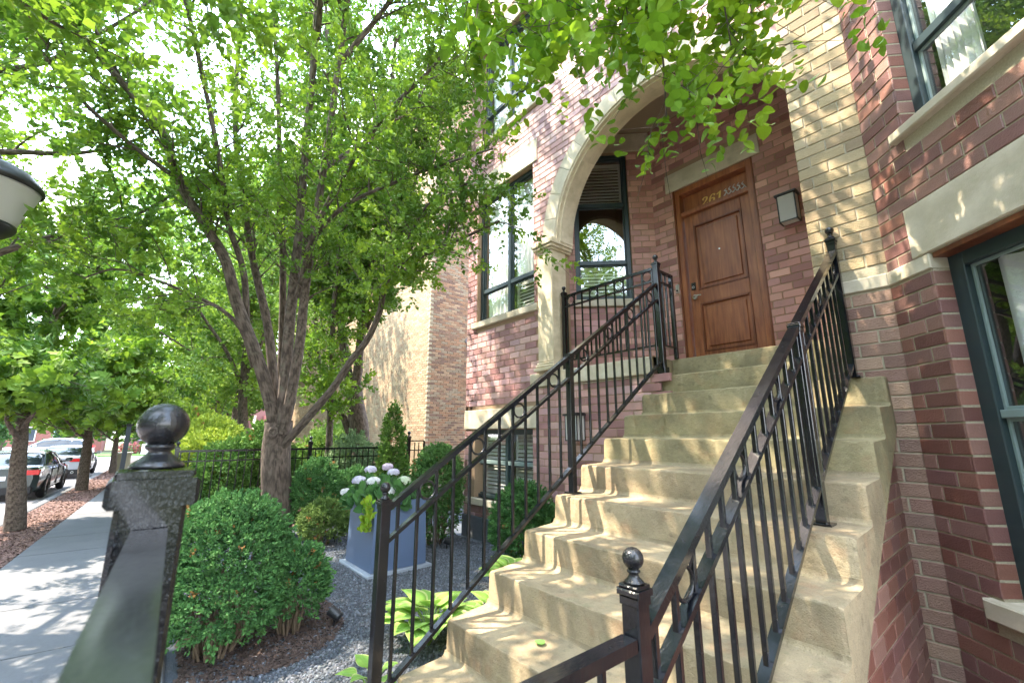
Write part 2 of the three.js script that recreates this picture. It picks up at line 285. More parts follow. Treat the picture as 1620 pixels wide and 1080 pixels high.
// a window standing in a wall frame; d = how far the frame front lies behind the wall face
function makeWindow(root, o, uD, nD, u0, u1, v0, v1, d, opt = {}) {
  const fw = opt.fw || 0.06, W = (a, b, c, e, n0, n1, k = 0.004) => wbox(o, uD, nD, a, b, c, e, n0, n1, k);
  const win = part('window_frame', [W(u0, u0 + fw, v0, v1, -d - 0.08, -d), W(u1 - fw, u1, v0, v1, -d - 0.08, -d), W(u0 + fw, u1 - fw, v0, v0 + fw, -d - 0.08, -d), W(u0 + fw, u1 - fw, v1 - fw, v1, -d - 0.08, -d)], M.frame, root);
  const cols = [u0 + fw, ...(opt.mull || []), u1 - fw], rows = [v0 + fw, ...(opt.rails || []), v1 - fw], mw = opt.mw || 0.03;
  for (const m of opt.mull || []) part('mullion', W(m - mw, m + mw, v0 + fw, v1 - fw, -d - 0.075, -d - 0.004), M.frame, win);
  for (let j = 1; j < rows.length - 1; j++) for (let i = 0; i + 1 < cols.length; i++)
    part('sash_rail', W(cols[i] + (i ? mw : 0), cols[i + 1] - (i + 2 < cols.length ? mw : 0), rows[j] - mw, rows[j] + mw, -d - 0.07, -d - 0.008), opt.railMat || M.frame, win);
  for (let j = 0; j + 1 < rows.length; j++) for (let i = 0; i + 1 < cols.length; i++) {
    const a = cols[i] + (i ? mw : 0), b = cols[i + 1] - (i + 2 < cols.length ? mw : 0), c = rows[j] + (j ? mw : 0), e = rows[j + 1] - (j + 2 < rows.length ? mw : 0);
    const g = new THREE.PlaneGeometry(b - a, e - c); g.translate((a + b) / 2, (c + e) / 2, -d - 0.045); g.applyMatrix4(new THREE.Matrix4().makeBasis(uD, V(0, 1, 0), nD).setPosition(o.x, 0, o.z)); part('pane', g, M.glass, win);
    const bd = 0.016; part('glazing_bead', [W(a, a + bd, c, e, -d - 0.044, -d - 0.03, 0.002), W(b - bd, b, c, e, -d - 0.044, -d - 0.03, 0.002), W(a + bd, b - bd, c, c + bd, -d - 0.044, -d - 0.03, 0.002), W(a + bd, b - bd, e - bd, e, -d - 0.044, -d - 0.03, 0.002)], opt.beadMat || M.frame, win);
  }
  // louvred shutters or a curtain a little inside the glass, and the dim room
  for (const [a, b, c, e, kind] of opt.inside || []) {
    if (kind === 'shutter') {
      const list = [W(a, a + 0.035, c, e, -d - 0.15, -d - 0.125), W(b - 0.035, b, c, e, -d - 0.15, -d - 0.125), W(a + 0.035, b - 0.035, c, c + 0.05, -d - 0.15, -d - 0.125), W(a + 0.035, b - 0.035, e - 0.05, e, -d - 0.15, -d - 0.125)];
      for (let y = c + 0.08; y < e - 0.07; y += 0.048) { const s = cbox(b - a - 0.072, 0.044, 0.007, 0.002); s.rotateX(-0.6); s.translate((a + b) / 2, y, -d - 0.138); const q = muv(s); q.applyMatrix4(new THREE.Matrix4().makeBasis(uD, V(0, 1, 0), nD).setPosition(o.x, 0, o.z)); list.push(q); }
      const s = part('shutter', list, M.shutter, win);
    } else {
      const n = 60, pos = [], idx = []; for (let i = 0; i <= n; i++) for (let k = 0; k < 2; k++) { const t = i / n, q = o.clone().addScaledVector(uD, lerp(a, b, t)).addScaledVector(nD, -d - 0.13 + 0.022 * Math.sin(t * 40 + nz(t * 6, k, 1) * 3)); pos.push(q.x, k ? e : c, q.z); }
      for (let i = 0; i < n; i++) { const p = i * 2; idx.push(p, p + 2, p + 1, p + 1, p + 2, p + 3); }
      const g = new THREE.BufferGeometry(); g.setAttribute('position', new THREE.Float32BufferAttribute(pos, 3)); g.setIndex(idx); g.computeVertexNormals(); part('curtain', g, M.curtainSide || (M.curtainSide = std({ color: lin(0.8, 0.83, 0.82), roughness: 0.9, side: THREE.DoubleSide })), win);
    }
  }
  const dep = opt.depth || 1.2, e = 0.05;
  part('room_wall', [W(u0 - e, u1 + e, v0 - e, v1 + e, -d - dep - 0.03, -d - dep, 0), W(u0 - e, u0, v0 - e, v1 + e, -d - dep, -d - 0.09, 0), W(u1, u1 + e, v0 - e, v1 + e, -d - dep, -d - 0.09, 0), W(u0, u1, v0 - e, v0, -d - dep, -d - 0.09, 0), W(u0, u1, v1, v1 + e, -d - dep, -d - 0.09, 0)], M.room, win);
  return win;
}

// ---------------------------------------------------------------- the townhouse
const house = thing('townhouse', 'red and tan brick townhouse with a stone arch over its wooden front door', 'house');
const HB = [];
const FZ = -3.57, TOP = 10.2, AX = -2.07, AY = 3.6, AR = 1.30, ARO = 1.53, A1 = Math.acos((-0.825 + 2.07) / 1.30);
{
  const o = V(0, 0, FZ), arc = new THREE.Path();
  // left part and the wall over the arch share one plane
  const hL = [[-5.02, -3.79, 2.9, 4.86], [-5.08, -3.84, 0.51, 1.39], [-4.95, -3.72, 5.8, 7.5]];
  const opening = [-3.37, -0.82, 2.03, AY];
  arc.moveTo(-3.415, 2.03); arc.lineTo(-3.415, AY); arc.lineTo(AX - AR, AY); arc.absarc(AX, AY, AR, Math.PI, A1, true); arc.lineTo(-0.825, 1.2); arc.lineTo(-2.2, 1.2); arc.lineTo(-2.2, 2.03); arc.closePath();
  const wall = part('wall', slabGeo(o, X, Z, -5.25, -0.78, 0.28, TOP, 0.24, hL, arc), M.mortarDark, house);
  const blk = (a, b, c, d) => { const cu = (a + b) / 2; if (c < 2.05 && cu > -3.86 && c > 1.84) return true; if (c > AY - 0.06) { for (const u of [a, cu, b]) for (const v of [c, d]) if (Math.hypot(u - AX, v - AY) < AR + 0.05) return true; return false; } return (c > 1.86 && b > -3.64) || (c < 1.9 && cu > -2.1); };
  layBricks(HB, wall, o, X, Z, -5.25, -0.83, 0.28, TOP, [...hL.map(([a, b, c, d]) => [a, b, c - 0.085, d + (d < 2 ? 0.28 : 0.33)]), [-5.25, -3.74, 1.39, 1.66]], 'purple', blk);
  // left return of the front wall
  const side = part('wall', slabGeo(V(-5.25, 0, 0), V(0, 0, 1), V(-1, 0, 0), -12, FZ, -0.1, TOP, 0.24), M.mortarDark, house);
  const found = part('foundation', rbox(-5.27, -2.2, -0.3, 0.28, FZ - 0.2, FZ + 0.02, 0.008), M.footing, house);
  // stone trim
  part('lintel', wbox(o, X, Z, -5.25, -3.745, 1.40, 1.655, -0.06, 0.022), M.stone, house);
  part('lintel', wbox(o, X, Z, -5.12, -3.70, 4.87, 5.19, -0.06, 0.022), M.stone, house);
  part('lintel', wbox(o, X, Z, -5.05, -3.62, 7.51, 7.8, -0.06, 0.022), M.stone, house);
  part('sill', wbox(o, X, Z, -5.14, -3.75, 0.425, 0.51, -0.14, 0.055, 0.008), M.stone, house);
  part('sill', wbox(o, X, Z, -5.10, -3.70, 2.815, 2.9, -0.14, 0.05, 0.008), M.stone, house);
  part('sill', wbox(o, X, Z, -5.05, -3.64, 5.72, 5.8, -0.14, 0.05, 0.008), M.stone, house);
  // arch: voussoirs and the moulded inner band
  const nV = 13;
  for (let i = 0; i < nV; i++) {
    const a0 = lerp(Math.PI, A1, i / nV) - 0.004, a1 = lerp(Math.PI, A1, (i + 1) / nV) + 0.004, s = new THREE.Shape();
    s.absarc(AX, AY, ARO - 0.004, a0, a1, true); s.absarc(AX, AY, AR + 0.028, a1, a0, false); s.closePath();
    const g = new THREE.ExtrudeGeometry(s, { depth: 0.05, bevelEnabled: true, bevelSize: 0.004, bevelThickness: 0.004, bevelSegments: 1, curveSegments: 5 }); g.translate(0, 0, FZ - 0.02);
    part('voussoir', muv(g, 1, i * 0.37, i * 0.21), M.stone, wall);
  }
  const ring = (r0, r1, z0, z1) => { const s = new THREE.Shape(); s.absarc(AX, AY, r1, Math.PI, A1, true); s.absarc(AX, AY, r0, A1, Math.PI, false); s.closePath(); const g = new THREE.ExtrudeGeometry(s, { depth: z1 - z0, bevelEnabled: false, curveSegments: 64 }); g.translate(0, 0, z0); return muv(toCreasedNormals(g, 0.5)); };
  part('arch_moulding', [ring(AR - 0.002, AR + 0.024, FZ - 0.245, FZ + 0.018), ring(AR - 0.022, AR - 0.002, FZ - 0.245, FZ - 0.03)], M.column, house);
  // column
  const cx = -3.53, cz = FZ - 0.045, cw = 0.25, sq = (w, y0, y1, c = 0.006) => rbox(cx - w / 2, cx + w / 2, y0, y1, cz - w / 2, cz + w / 2, c);
  const col = part('column', sq(cw, 2.14, 3.49, 0.01), M.column, house);
  part('column_base', [sq(0.33, 2.037, 2.075), sq(0.30, 2.077, 2.11, 0.012), sq(0.275, 2.112, 2.139, 0.01)], M.column, col);
  const sqd = (w, y0, y1, c) => rbox(cx - w / 2, cx + w / 2, y0, y1, -3.825, cz + w / 2, c);
  part('capital', [sqd(0.28, 3.492, 3.52, 0.01), sqd(0.32, 3.522, 3.56, 0.012), sqd(0.35, 3.562, 3.60, 0.008), sqd(0.31, 3.602, 3.64, 0.012)], M.column, col);
  // porch floor and the stone band along its front edge
  part('porch_floor', [rbox(-3.85, -2.2, 1.9, 2.033, -4.98, FZ - 0.002), rbox(-2.198, -0.7, 1.9, 2.033, -4.98, -3.895)], M.concrete, house);
  part('band', wbox(o, X, Z, -3.85, -2.205, 1.872, 2.032, 0, 0.035, 0.006), M.stone, house);
  // wall behind the foot of the stairs, under the band, is the same front wall; porch walls
  const back = V(0, 0, -4.9), dh = [[-2.56, -1.61, 2.03, 4.40]];
  const bw = part('porch_wall', slabGeo(back, X, Z, -2.93, -0.80, 2.033, 5.46, 0.22, [[-2.56, -1.61, 2.034, 4.40]]), M.mortarDark, house);
  layBricks(HB, bw, back, X, Z, -2.865, -0.82, 2.035, 5.45, [[-2.56, -1.61, 2.03, 4.40], [-2.66, -1.51, 4.40, 4.655]], 'porch', null, 0.05, 0.42);
  part('lintel', wbox(back, X, Z, -2.66, -1.51, 4.402, 4.65, -0.1, 0.018), M.stone, house);
  const o4 = V(-2.86, 0, -4.9), u4 = V(S2, 0, -S2), n4 = V(S2, 0, S2);
  const pw = part('porch_wall', slabGeo(o4, u4, n4, -1.2, 0.02, 2.033, 5.46, 0.2, [[-1.06, -0.32, 3.03, 5.16]]), M.mortarDark, house);
  layBricks(HB, pw, o4, u4, n4, -1.2, 0, 2.035, 5.15, [[-1.06, -0.32, 2.93, 5.2]], 'porch', null, 0.02, 0.42);
  part('lintel', wbox(o4, u4, n4, -1.2, -0.005, 5.165, 5.44, -0.05, 0.016), M.stone, house);
  part('sill', wbox(o4, u4, n4, -1.10, -0.27, 2.935, 3.03, -0.1, 0.04, 0.007), M.stone, house);
  part('porch_wall', slabGeo(V(-0.81, 0, 0), V(0, 0, 1), V(-1, 0, 0), -4.9, -3.58, 2.033, 5.46, 0.2), M.mortarDark, house);
  part('porch_wall', rbox(-3.9, -3.715, 2.033, 5.45, -4.1, -3.815, 0), M.mortarDark, house);
  part('porch_ceiling', rbox(-4.3, -0.7, 5.46, 5.56, -5.1, FZ - 0.25), M.ceiling, house);
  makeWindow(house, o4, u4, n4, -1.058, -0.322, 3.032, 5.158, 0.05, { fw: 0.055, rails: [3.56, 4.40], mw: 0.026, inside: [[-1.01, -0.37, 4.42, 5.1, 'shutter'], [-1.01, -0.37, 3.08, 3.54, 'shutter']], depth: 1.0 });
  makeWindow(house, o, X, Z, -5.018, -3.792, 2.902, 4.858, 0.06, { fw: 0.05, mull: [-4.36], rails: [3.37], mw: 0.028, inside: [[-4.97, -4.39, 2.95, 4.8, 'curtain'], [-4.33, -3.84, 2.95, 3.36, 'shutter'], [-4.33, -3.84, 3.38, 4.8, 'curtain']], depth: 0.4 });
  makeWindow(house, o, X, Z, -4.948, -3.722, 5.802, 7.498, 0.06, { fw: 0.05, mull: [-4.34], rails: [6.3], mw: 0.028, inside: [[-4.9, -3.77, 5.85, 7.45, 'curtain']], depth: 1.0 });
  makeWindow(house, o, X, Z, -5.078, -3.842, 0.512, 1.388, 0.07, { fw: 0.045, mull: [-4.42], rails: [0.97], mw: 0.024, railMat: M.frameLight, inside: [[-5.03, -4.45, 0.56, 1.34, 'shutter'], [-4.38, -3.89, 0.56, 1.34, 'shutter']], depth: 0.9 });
  // pier of tan brick
  const op = V(0, 0, -3.4);
  const pier = part('pier', rbox(-0.816, -0.44, -0.7, TOP, -3.95, -3.4, 0), M.mortar, house);
  layBricks(HB, pier, op, X, Z, -0.82, -0.437, 2.0, TOP, [[-0.82, -0.43, 1.9, 2.295]], 'tan', null, -0.64, 0.85);
  layBricks(HB, pier, op, X, Z, -0.82, -0.437, -0.7, 2.205, [], 'umber', null, -0.64, 0.8);
  layBricks(HB, pier, V(-0.816, 0, 0), V(0, 0, 1), V(-1, 0, 0), -3.93, -3.4, 3.0, TOP, [], 'tan', null, 0, 0.85);
  // canted bay with the two big windows
  const ob = V(-0.44, 0, -3.4), ub = V(S2, 0, S2), nb = V(-S2, 0, S2), hB = [[0.30, 1.42, 0.56, 2.29], [0.30, 1.42, 3.06, 5.3], [0.30, 1.42, 6.3, 8.4]];
  const bay = part('bay_wall', slabGeo(ob, ub, nb, 0.0, 1.75, -0.7, TOP, 0.085, hB), M.mortar, house);
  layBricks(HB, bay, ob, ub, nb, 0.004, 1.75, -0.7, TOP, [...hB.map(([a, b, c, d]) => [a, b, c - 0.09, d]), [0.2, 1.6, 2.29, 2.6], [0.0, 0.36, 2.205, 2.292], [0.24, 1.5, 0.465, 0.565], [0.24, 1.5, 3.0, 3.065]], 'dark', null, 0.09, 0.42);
  // brick reveals at the left jambs
  const orv = ob.clone().addScaledVector(ub, 0.30), urv = nb.clone().negate(), nrv = ub.clone();
  for (const [va, vb, ph] of [[0.56, 2.205, 0], [3.06, 5.3, 0.05]]) {
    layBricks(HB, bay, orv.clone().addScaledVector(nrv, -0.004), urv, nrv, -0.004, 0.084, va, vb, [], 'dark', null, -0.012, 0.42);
  }
  part('band', [wbox(op, X, Z, -0.82, -0.445, 2.207, 2.292, -0.02, 0.016, 0.006), wbox(ob, ub, nb, 0.0, 0.304, 2.207, 2.292, -0.086, 0.014, 0.006)], M.stone, house);
  part('lintel', wbox(ob, ub, nb, 0.2, 1.62, 2.296, 2.595, -0.084, 0.016, 0.006), M.stone, house);
  part('sill', wbox(ob, ub, nb, 0.24, 1.55, 0.47, 0.562, -0.1, 0.05, 0.008), M.stone, house);
  part('sill', wbox(ob, ub, nb, 0.24, 1.6, 3.003, 3.062, -0.1, 0.05, 0.008), M.stone, house);
  part('window_head', wbox(ob, ub, nb, 0.31, 1.41, 2.262, 2.29, -0.2, -0.002, 0.002), M.woodDark, house);
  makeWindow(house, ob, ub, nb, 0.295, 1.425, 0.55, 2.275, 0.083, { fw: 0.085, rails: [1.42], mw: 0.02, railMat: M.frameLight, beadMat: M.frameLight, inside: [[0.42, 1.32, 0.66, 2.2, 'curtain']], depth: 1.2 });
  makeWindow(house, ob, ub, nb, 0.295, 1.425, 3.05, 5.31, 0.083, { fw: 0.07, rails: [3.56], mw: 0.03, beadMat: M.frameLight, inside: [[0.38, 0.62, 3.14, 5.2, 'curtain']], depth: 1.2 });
  const bf = part('bay_wall', slabGeo(V(-0.44 + 1.75 * S2, 0, -3.4 + 1.75 * S2), X, Z, 0, 3, -0.7, TOP, 0.24), M.mortar, house);
  // roof slab and cornice
  part('roof', rbox(-5.3, 3.8, TOP, TOP + 0.2, -12, FZ + 0.1), M.ceiling, house);
  part('cornice', [rbox(-5.4, -0.8, TOP - 0.25, TOP - 0.002, FZ, FZ + 0.25)], M.stone, house);
  // front door
  const dz = -4.965;
  const fr = part('door_frame', [rbox(-2.55, -2.49, 2.034, 4.395, -5.06, -4.905), rbox(-1.68, -1.62, 2.034, 4.395, -5.06, -4.905), rbox(-2.489, -1.681, 4.32, 4.395, -5.06, -4.905), rbox(-2.489, -1.681, 4.02, 4.075, -5.06, -4.92), rbox(-2.489, -1.681, 2.034, 2.05, -5.06, -4.93)], M.wood, house);
  part('moulding', [rbox(-2.572, -2.551, 2.034, 4.397, -4.93, -4.885), rbox(-1.619, -1.598, 2.034, 4.397, -4.93, -4.885)], M.woodDark, fr);
  const tl = part('transom_panel', rbox(-2.489, -1.681, 4.076, 4.319, -5.03, -5.01), M.wood, fr);
  const door = part('door', [rbox(-2.485, -2.375, 2.055, 4.015, dz - 0.045, dz), rbox(-1.795, -1.685, 2.055, 4.015, dz - 0.045, dz), rbox(-2.374, -1.796, 3.87, 4.015, dz - 0.045, dz), rbox(-2.374, -1.796, 2.86, 3.03, dz - 0.045, dz), rbox(-2.374, -1.796, 2.055, 2.27, dz - 0.045, dz)], M.wood, house);
  for (const [a, b] of [[3.03, 3.87], [2.27, 2.86]]) {
    part('door_panel', [rbox(-2.374, -1.796, a, b, dz - 0.04, dz - 0.022, 0.002), rbox(-2.315, -1.855, a + 0.06, b - 0.06, dz - 0.03, dz - 0.006, 0.014)], M.wood, door);
    part('panel_moulding', [rbox(-2.374, -2.352, a, b, dz - 0.022, dz + 0.006), rbox(-1.818, -1.796, a, b, dz - 0.022, dz + 0.006), rbox(-2.351, -1.819, a, a + 0.022, dz - 0.022, dz + 0.006), rbox(-2.351, -1.819, b - 0.022, b, dz - 0.022, dz + 0.006)], M.woodDark, door);
  }
  const rose = new THREE.CylinderGeometry(0.028, 0.03, 0.02, 20); rose.rotateX(Math.PI / 2); rose.translate(-2.425, 2.955, dz + 0.01);
  part('door_handle', [rose, tube([V(-2.425, 2.955, dz + 0.01), V(-2.425, 2.955, dz + 0.05), V(-2.40, 2.955, dz + 0.06), V(-2.33, 2.95, dz + 0.055)], 0.011, 0.008, 10)].map(g => clean(g)), M.steel, door);
  const kp = part('keypad_lock', rbox(-2.455, -2.405, 3.045, 3.135, dz, dz + 0.022, 0.006), M.black, door);
  const kn = new THREE.TorusGeometry(0.013, 0.004, 8, 20); kn.translate(-2.43, 3.075, dz + 0.024); part('lock_cylinder', kn, M.steel, door);
  const pe = new THREE.CylinderGeometry(0.009, 0.009, 0.01, 16); pe.rotateX(Math.PI / 2); pe.translate(-2.085, 3.47, dz - 0.003); part('peephole', pe, M.steel, door);
  part('doorbell', [rbox(-2.625, -2.58, 3.03, 3.14, -4.9, -4.872, 0.008)], M.steel, house);
  const db = new THREE.CylinderGeometry(0.012, 0.012, 0.008, 18); db.rotateX(Math.PI / 2); db.translate(-2.602, 3.06, -4.868); part('bell_button', db, M.black, house);
  // house number in gilt figures
  const font = await new FontLoader().loadAsync('fonts/droid/droid_serif_bold.typeface.json');
  const tg = new TextGeometry('261', { font, size: 0.115, depth: 0.006, curveSegments: 6 }); const sk = new THREE.Matrix4().makeShear(0, 0, 0.18, 0, 0, 0); tg.applyMatrix4(sk); tg.translate(-2.27, 4.095, -5.012); part('house_number', tg, M.gold, fr);
  const fl = []; const rf = rng(5);
  for (let i = 0; i < 5; i++) { const x = -1.965 + i * 0.05; fl.push(tube([V(x - 0.02, 4.10 + rf() * 0.02, -5.007), V(x + 0.02, 4.15 + rf() * 0.03, -5.006), V(x - 0.01, 4.185, -5.007), V(x + 0.015, 4.20 + rf() * 0.02, -5.007)], 0.008, 0.003, 6)); fl.push(tube([V(x, 4.19, -5.007), V(x + 0.03, 4.13, -5.007), V(x + 0.045, 4.105, -5.007)], 0.006, 0.003, 6)); }
  part('gilt_flourish', fl, std({ color: lin(0.6, 0.58, 0.6), roughness: 0.3, metalness: 0.3 }), fr);
  // pipe and cable along the bottom of the band
  part('cable', tube([V(-3.84, 1.862, FZ + 0.012), V(-3.2, 1.852, FZ + 0.012), V(-2.6, 1.858, FZ + 0.012), V(-2.21, 1.85, FZ + 0.012)], 0.006, 0.006, 6, 12), M.mortar, house);
  finishBricks(HB, house, 300, P => (P.z > -3.58 && P.x < -0.85 && P.y < 1.86 && P.x > -3.6) || P.z < -4);
}

// ---------------------------------------------------------------- concrete stairs
const stairs = thing('concrete_stairs', 'weathered tan concrete front stairs climbing to the wooden door, brick below', 'stairs');
{
  const zk = k => -1.12 - (k - 1) * 0.277, yk = k => 0.185 * k, low0 = z => 1.487 + 0.9 * (-3.202 - z), low = z => Math.min(low0(z), 0.185 * ((-1.12 - z) / 0.277) - 0.16);
  for (let k = 0; k <= 11; k++) {
    const z0 = k ? zk(k) : -0.02, z1 = k < 11 ? zk(k + 1) : -3.93, y = yk(k), yb0 = k ? Math.max(Math.min(low(z0), yk(k - 1) - 0.03), -0.55) : -0.55, yb1 = k ? Math.max(Math.min(low(z1), y - 0.06), -0.55) : -0.55;
    const s = new THREE.Shape(); // shape x = -z, y
    s.moveTo(-z0, yb0); s.lineTo(-z0, y - 0.013); s.quadraticCurveTo(-z0, y, -z0 + 0.013, y - 0.0005);
    if (k < 11) { s.lineTo(-z1 - 0.03, y + 0.004); s.quadraticCurveTo(-z1 - 0.002, y + 0.005, -z1 - 0.001, y + 0.032); s.lineTo(-z1 + 0.006, y + 0.032); s.lineTo(-z1 + 0.006, y); s.lineTo(-z1, yb1); } else { s.lineTo(-z1, y); s.lineTo(-z1, yb1); }
    s.closePath();
    const xl = k ? -2.2 : -2.25, xr = k ? -0.53 : -0.4, n = 90;
    let g = new THREE.ExtrudeGeometry(s, { depth: xr - xl, steps: n, bevelEnabled: false, curveSegments: 4 });
    // extrude axis is +z: turn so that shape x -> -z, depth -> x
    g.applyMatrix4(new THREE.Matrix4().set(0, 0, 1, xl, 0, 1, 0, 0, -1, 0, 0, 0, 0, 0, 0, 1));
    const p = g.attributes.position;
    for (let i = 0; i < p.count; i++) {
      let x = p.getX(i), yy = p.getY(i), zz = p.getZ(i);
      const edge = Math.max(0, 1 - Math.hypot(yy - y, zz - z0) / 0.05);
      const w = nz(x * 9, k * 3.3, zz * 9) * 0.0012 + nz(x * 30, k * 5.1, zz * 30) * 0.002 * edge - edge * Math.max(0, nz(x * 14 + k * 9, 2.2, k) - 0.15) * 0.016;
      yy += w * (edge > 0 ? 1 : 0.5); zz -= edge * Math.max(0, nz(x * 17 + 3, k * 1.7, 4) - 0.15) * 0.014;
      // worn rounded ends
      const er = Math.min(x - xl, xr - x); if (er < 0.03 && k) { const c = (1 - er / 0.03) ** 2; yy -= c * edge * 0.012; zz -= c * edge * 0.012; if (yy > yb0 + 0.1) x += (x < -1.3 ? 1 : -1) * c * 0.006 * sst(0, 0.4, edge); }
      p.setXYZ(i, x, yy, zz);
    }
    g = toCreasedNormals(clean(g), 0.6); part('step', muv(g, 1, k * 0.37, k * 0.53), k > 6 ? M.concreteUp : M.concrete, stairs);
  }
  const sw = part('stair_wall', [rbox(-2.15, -0.6, -0.6, 0.3, -3.5, -2.0, 0), rbox(-2.15, -0.6, 0.5, 0.9, -3.5, -2.75, 0)], M.mortar, stairs);
  const o = V(-0.572, 0, 0), L = []; { const q = new THREE.Shape([[1.2, -0.65], [3.42, -0.65], [3.42, low(-3.42) + 0.02], [3.0, low(-3.0) + 0.02], [2.6, low(-2.6) + 0.02], [2.2, low(-2.2) + 0.02], [1.2, low(-1.2) + 0.02]].map(p => new THREE.Vector2(...p))); const g = new THREE.ExtrudeGeometry(q, { depth: 0.02, bevelEnabled: false }); g.applyMatrix4(new THREE.Matrix4().makeBasis(V(0, 0, -1), Y, X).setPosition(-0.592, 0, 0)); part('wall_face', muv(g), M.mortar, stairs); }
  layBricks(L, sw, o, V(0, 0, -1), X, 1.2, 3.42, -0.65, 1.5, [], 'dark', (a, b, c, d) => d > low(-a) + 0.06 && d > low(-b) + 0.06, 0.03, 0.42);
  finishBricks(L, stairs, 200);
}
const leafOnStep = thing('fallen_leaf', 'small green leaf lying on the second step from the bottom', 'leaf');
// ---------------------------------------------------------------- iron railings
const post = (x, z, y0, y1, w, mat, parent, name = 'post', ballR = 0.026) => {
  const p = part(name, [rbox(x - w / 2, x + w / 2, y0, y1, z - w / 2, z + w / 2, 0.003)], mat, parent), c = w * 0.66;
  part('post_cap', [rbox(x - c, x + c, y1 + 0.001, y1 + 0.016, z - c, z + c, 0.003), rbox(x - w * 0.56, x + w * 0.56, y1 - 0.02, y1, z - w * 0.56, z + w * 0.56, 0.002), rbox(x - c * 0.86, x + c * 0.86, y1 + 0.017, y1 + 0.025, z - c * 0.86, z + c * 0.86, 0.003)], mat, p);
  if (/middle|top/.test(name)) part('base_plate', rbox(x - w * 0.95, x + w * 0.95, y0 + 0.001, y0 + 0.011, z - w * 0.95, z + w * 0.95, 0.002), mat, p);
  const r = ballR, b = y1 + 0.026; part('finial', lathe([[0, 0], [r * 0.95, 0], [r * 0.9, r * 0.18], [r * 0.55, r * 0.5], [r * 0.42, r * 0.8], [r * 0.62, r * 0.95], [r * 0.62, r * 1.1], [r * 0.45, r * 1.22], ...Array.from({ length: 13 }, (_, i) => { const a = -1.05 + i / 12 * (1.05 + Math.PI / 2); return [Math.max(0.0001, r * Math.cos(a)), r * 2.1 + r * Math.sin(a)]; })], x, b, z, 24), mat, p);
  return p;
};
const ringGeo = (c, r, t, along) => { const g = new THREE.TorusGeometry(r, t, 6, 20); if (along === 'z') g.rotateY(Math.PI / 2); g.translate(c.x, c.y, c.z); return g; };
function slopedRail(root, x, z0, z1, top, gap, bot, step, ringEvery, bw, rw, mat, phase = 0) {
  const P = (z, f) => V(x, f(z), z), second = z => top(z) - gap;
  part('handrail', bar(P(z0, top), P(z1, top), rw, 0.026, 0.006), mat, root);
  part('upper_rail', bar(P(z0, second), P(z1, second), rw * 0.86, 0.018, 0.003), mat, root);
  part('bottom_rail', bar(P(z0, bot), P(z1, bot), rw * 0.86, 0.018, 0.003), mat, root);
  const n = Math.floor(Math.abs(z1 - z0) / step); const H = top(z0) - bot(z0);
  const g = rbox(-bw / 2, bw / 2, 0, H - 0.012, -bw / 2, bw / 2, 0.002), slope = (top(z1) - top(z0)) / (z1 - z0);
  for (let i = 1; i <= n; i++) {
    const z = z0 + Math.sign(z1 - z0) * (i - 0.45) * step; if (Math.abs(z - z1) < 0.02) continue;
    const gg = g; const b = part('baluster', gg, mat, root); b.position.set(x, bot(z), z); b.scale.y = (top(z) - bot(z) - 0.01) / (H - 0.012);
    if ((i + phase) % ringEvery === 0) { const zc = z + Math.sign(z1 - z0) * step / 2, r = gap * 0.29; part('ring', ringGeo(V(x, top(zc) - gap / 2 - 0.002, zc), r, 0.0065, 'z'), mat, root); }
  }
}
{
  const t = thing('stair_railing', 'black iron railing on the left side of the stairs, beside the gravel yard', 'railing', null);
  const x = -2.14, top = z => 0.985 + 0.678 * (-1.03 - z), bot = z => 0.205 + 0.703 * (-1.077 - z);
  slopedRail(t, x, -1.0, -3.6, top, 0.155, bot, 0.108, 3, 0.016, 0.042, M.iron, 1);
  post(x, -0.985, -0.1, 0.985, 0.05, M.iron, t); post(x, -2.36, 0.927, top(-2.36) - 0.01, 0.045, M.iron, t, 'middle_post', 0.001);
  post(x, -3.635, 1.86, 2.93, 0.052, M.iron, t, 'top_post'); part('post_shoe', rbox(x - 0.04, x + 0.04, 1.852, 1.93, -3.675, -3.595), M.iron, t);
}
{
  const t = thing('stair_railing', 'black iron railing on the right side of the stairs, beside the brick bay', 'railing', null);
  const x = -0.69, top = z => 0.945 + 0.694 * (-1.116 - z), bot = z => 0.57 + 0.69 * (-1.645 - z);
  slopedRail(t, x, -0.985, -3.36, top, 0.15, bot, 0.104, 4, 0.017, 0.044, M.iron, 2);
  post(x, -0.97, -0.1, 0.945, 0.048, M.iron, t); post(x, -2.41, 0.926, top(-2.41) - 0.01, 0.045, M.iron, t, 'middle_post', 0.001); post(x, -3.365, 1.665, 2.575, 0.046, M.iron, t, 'top_post', 0.026);
}
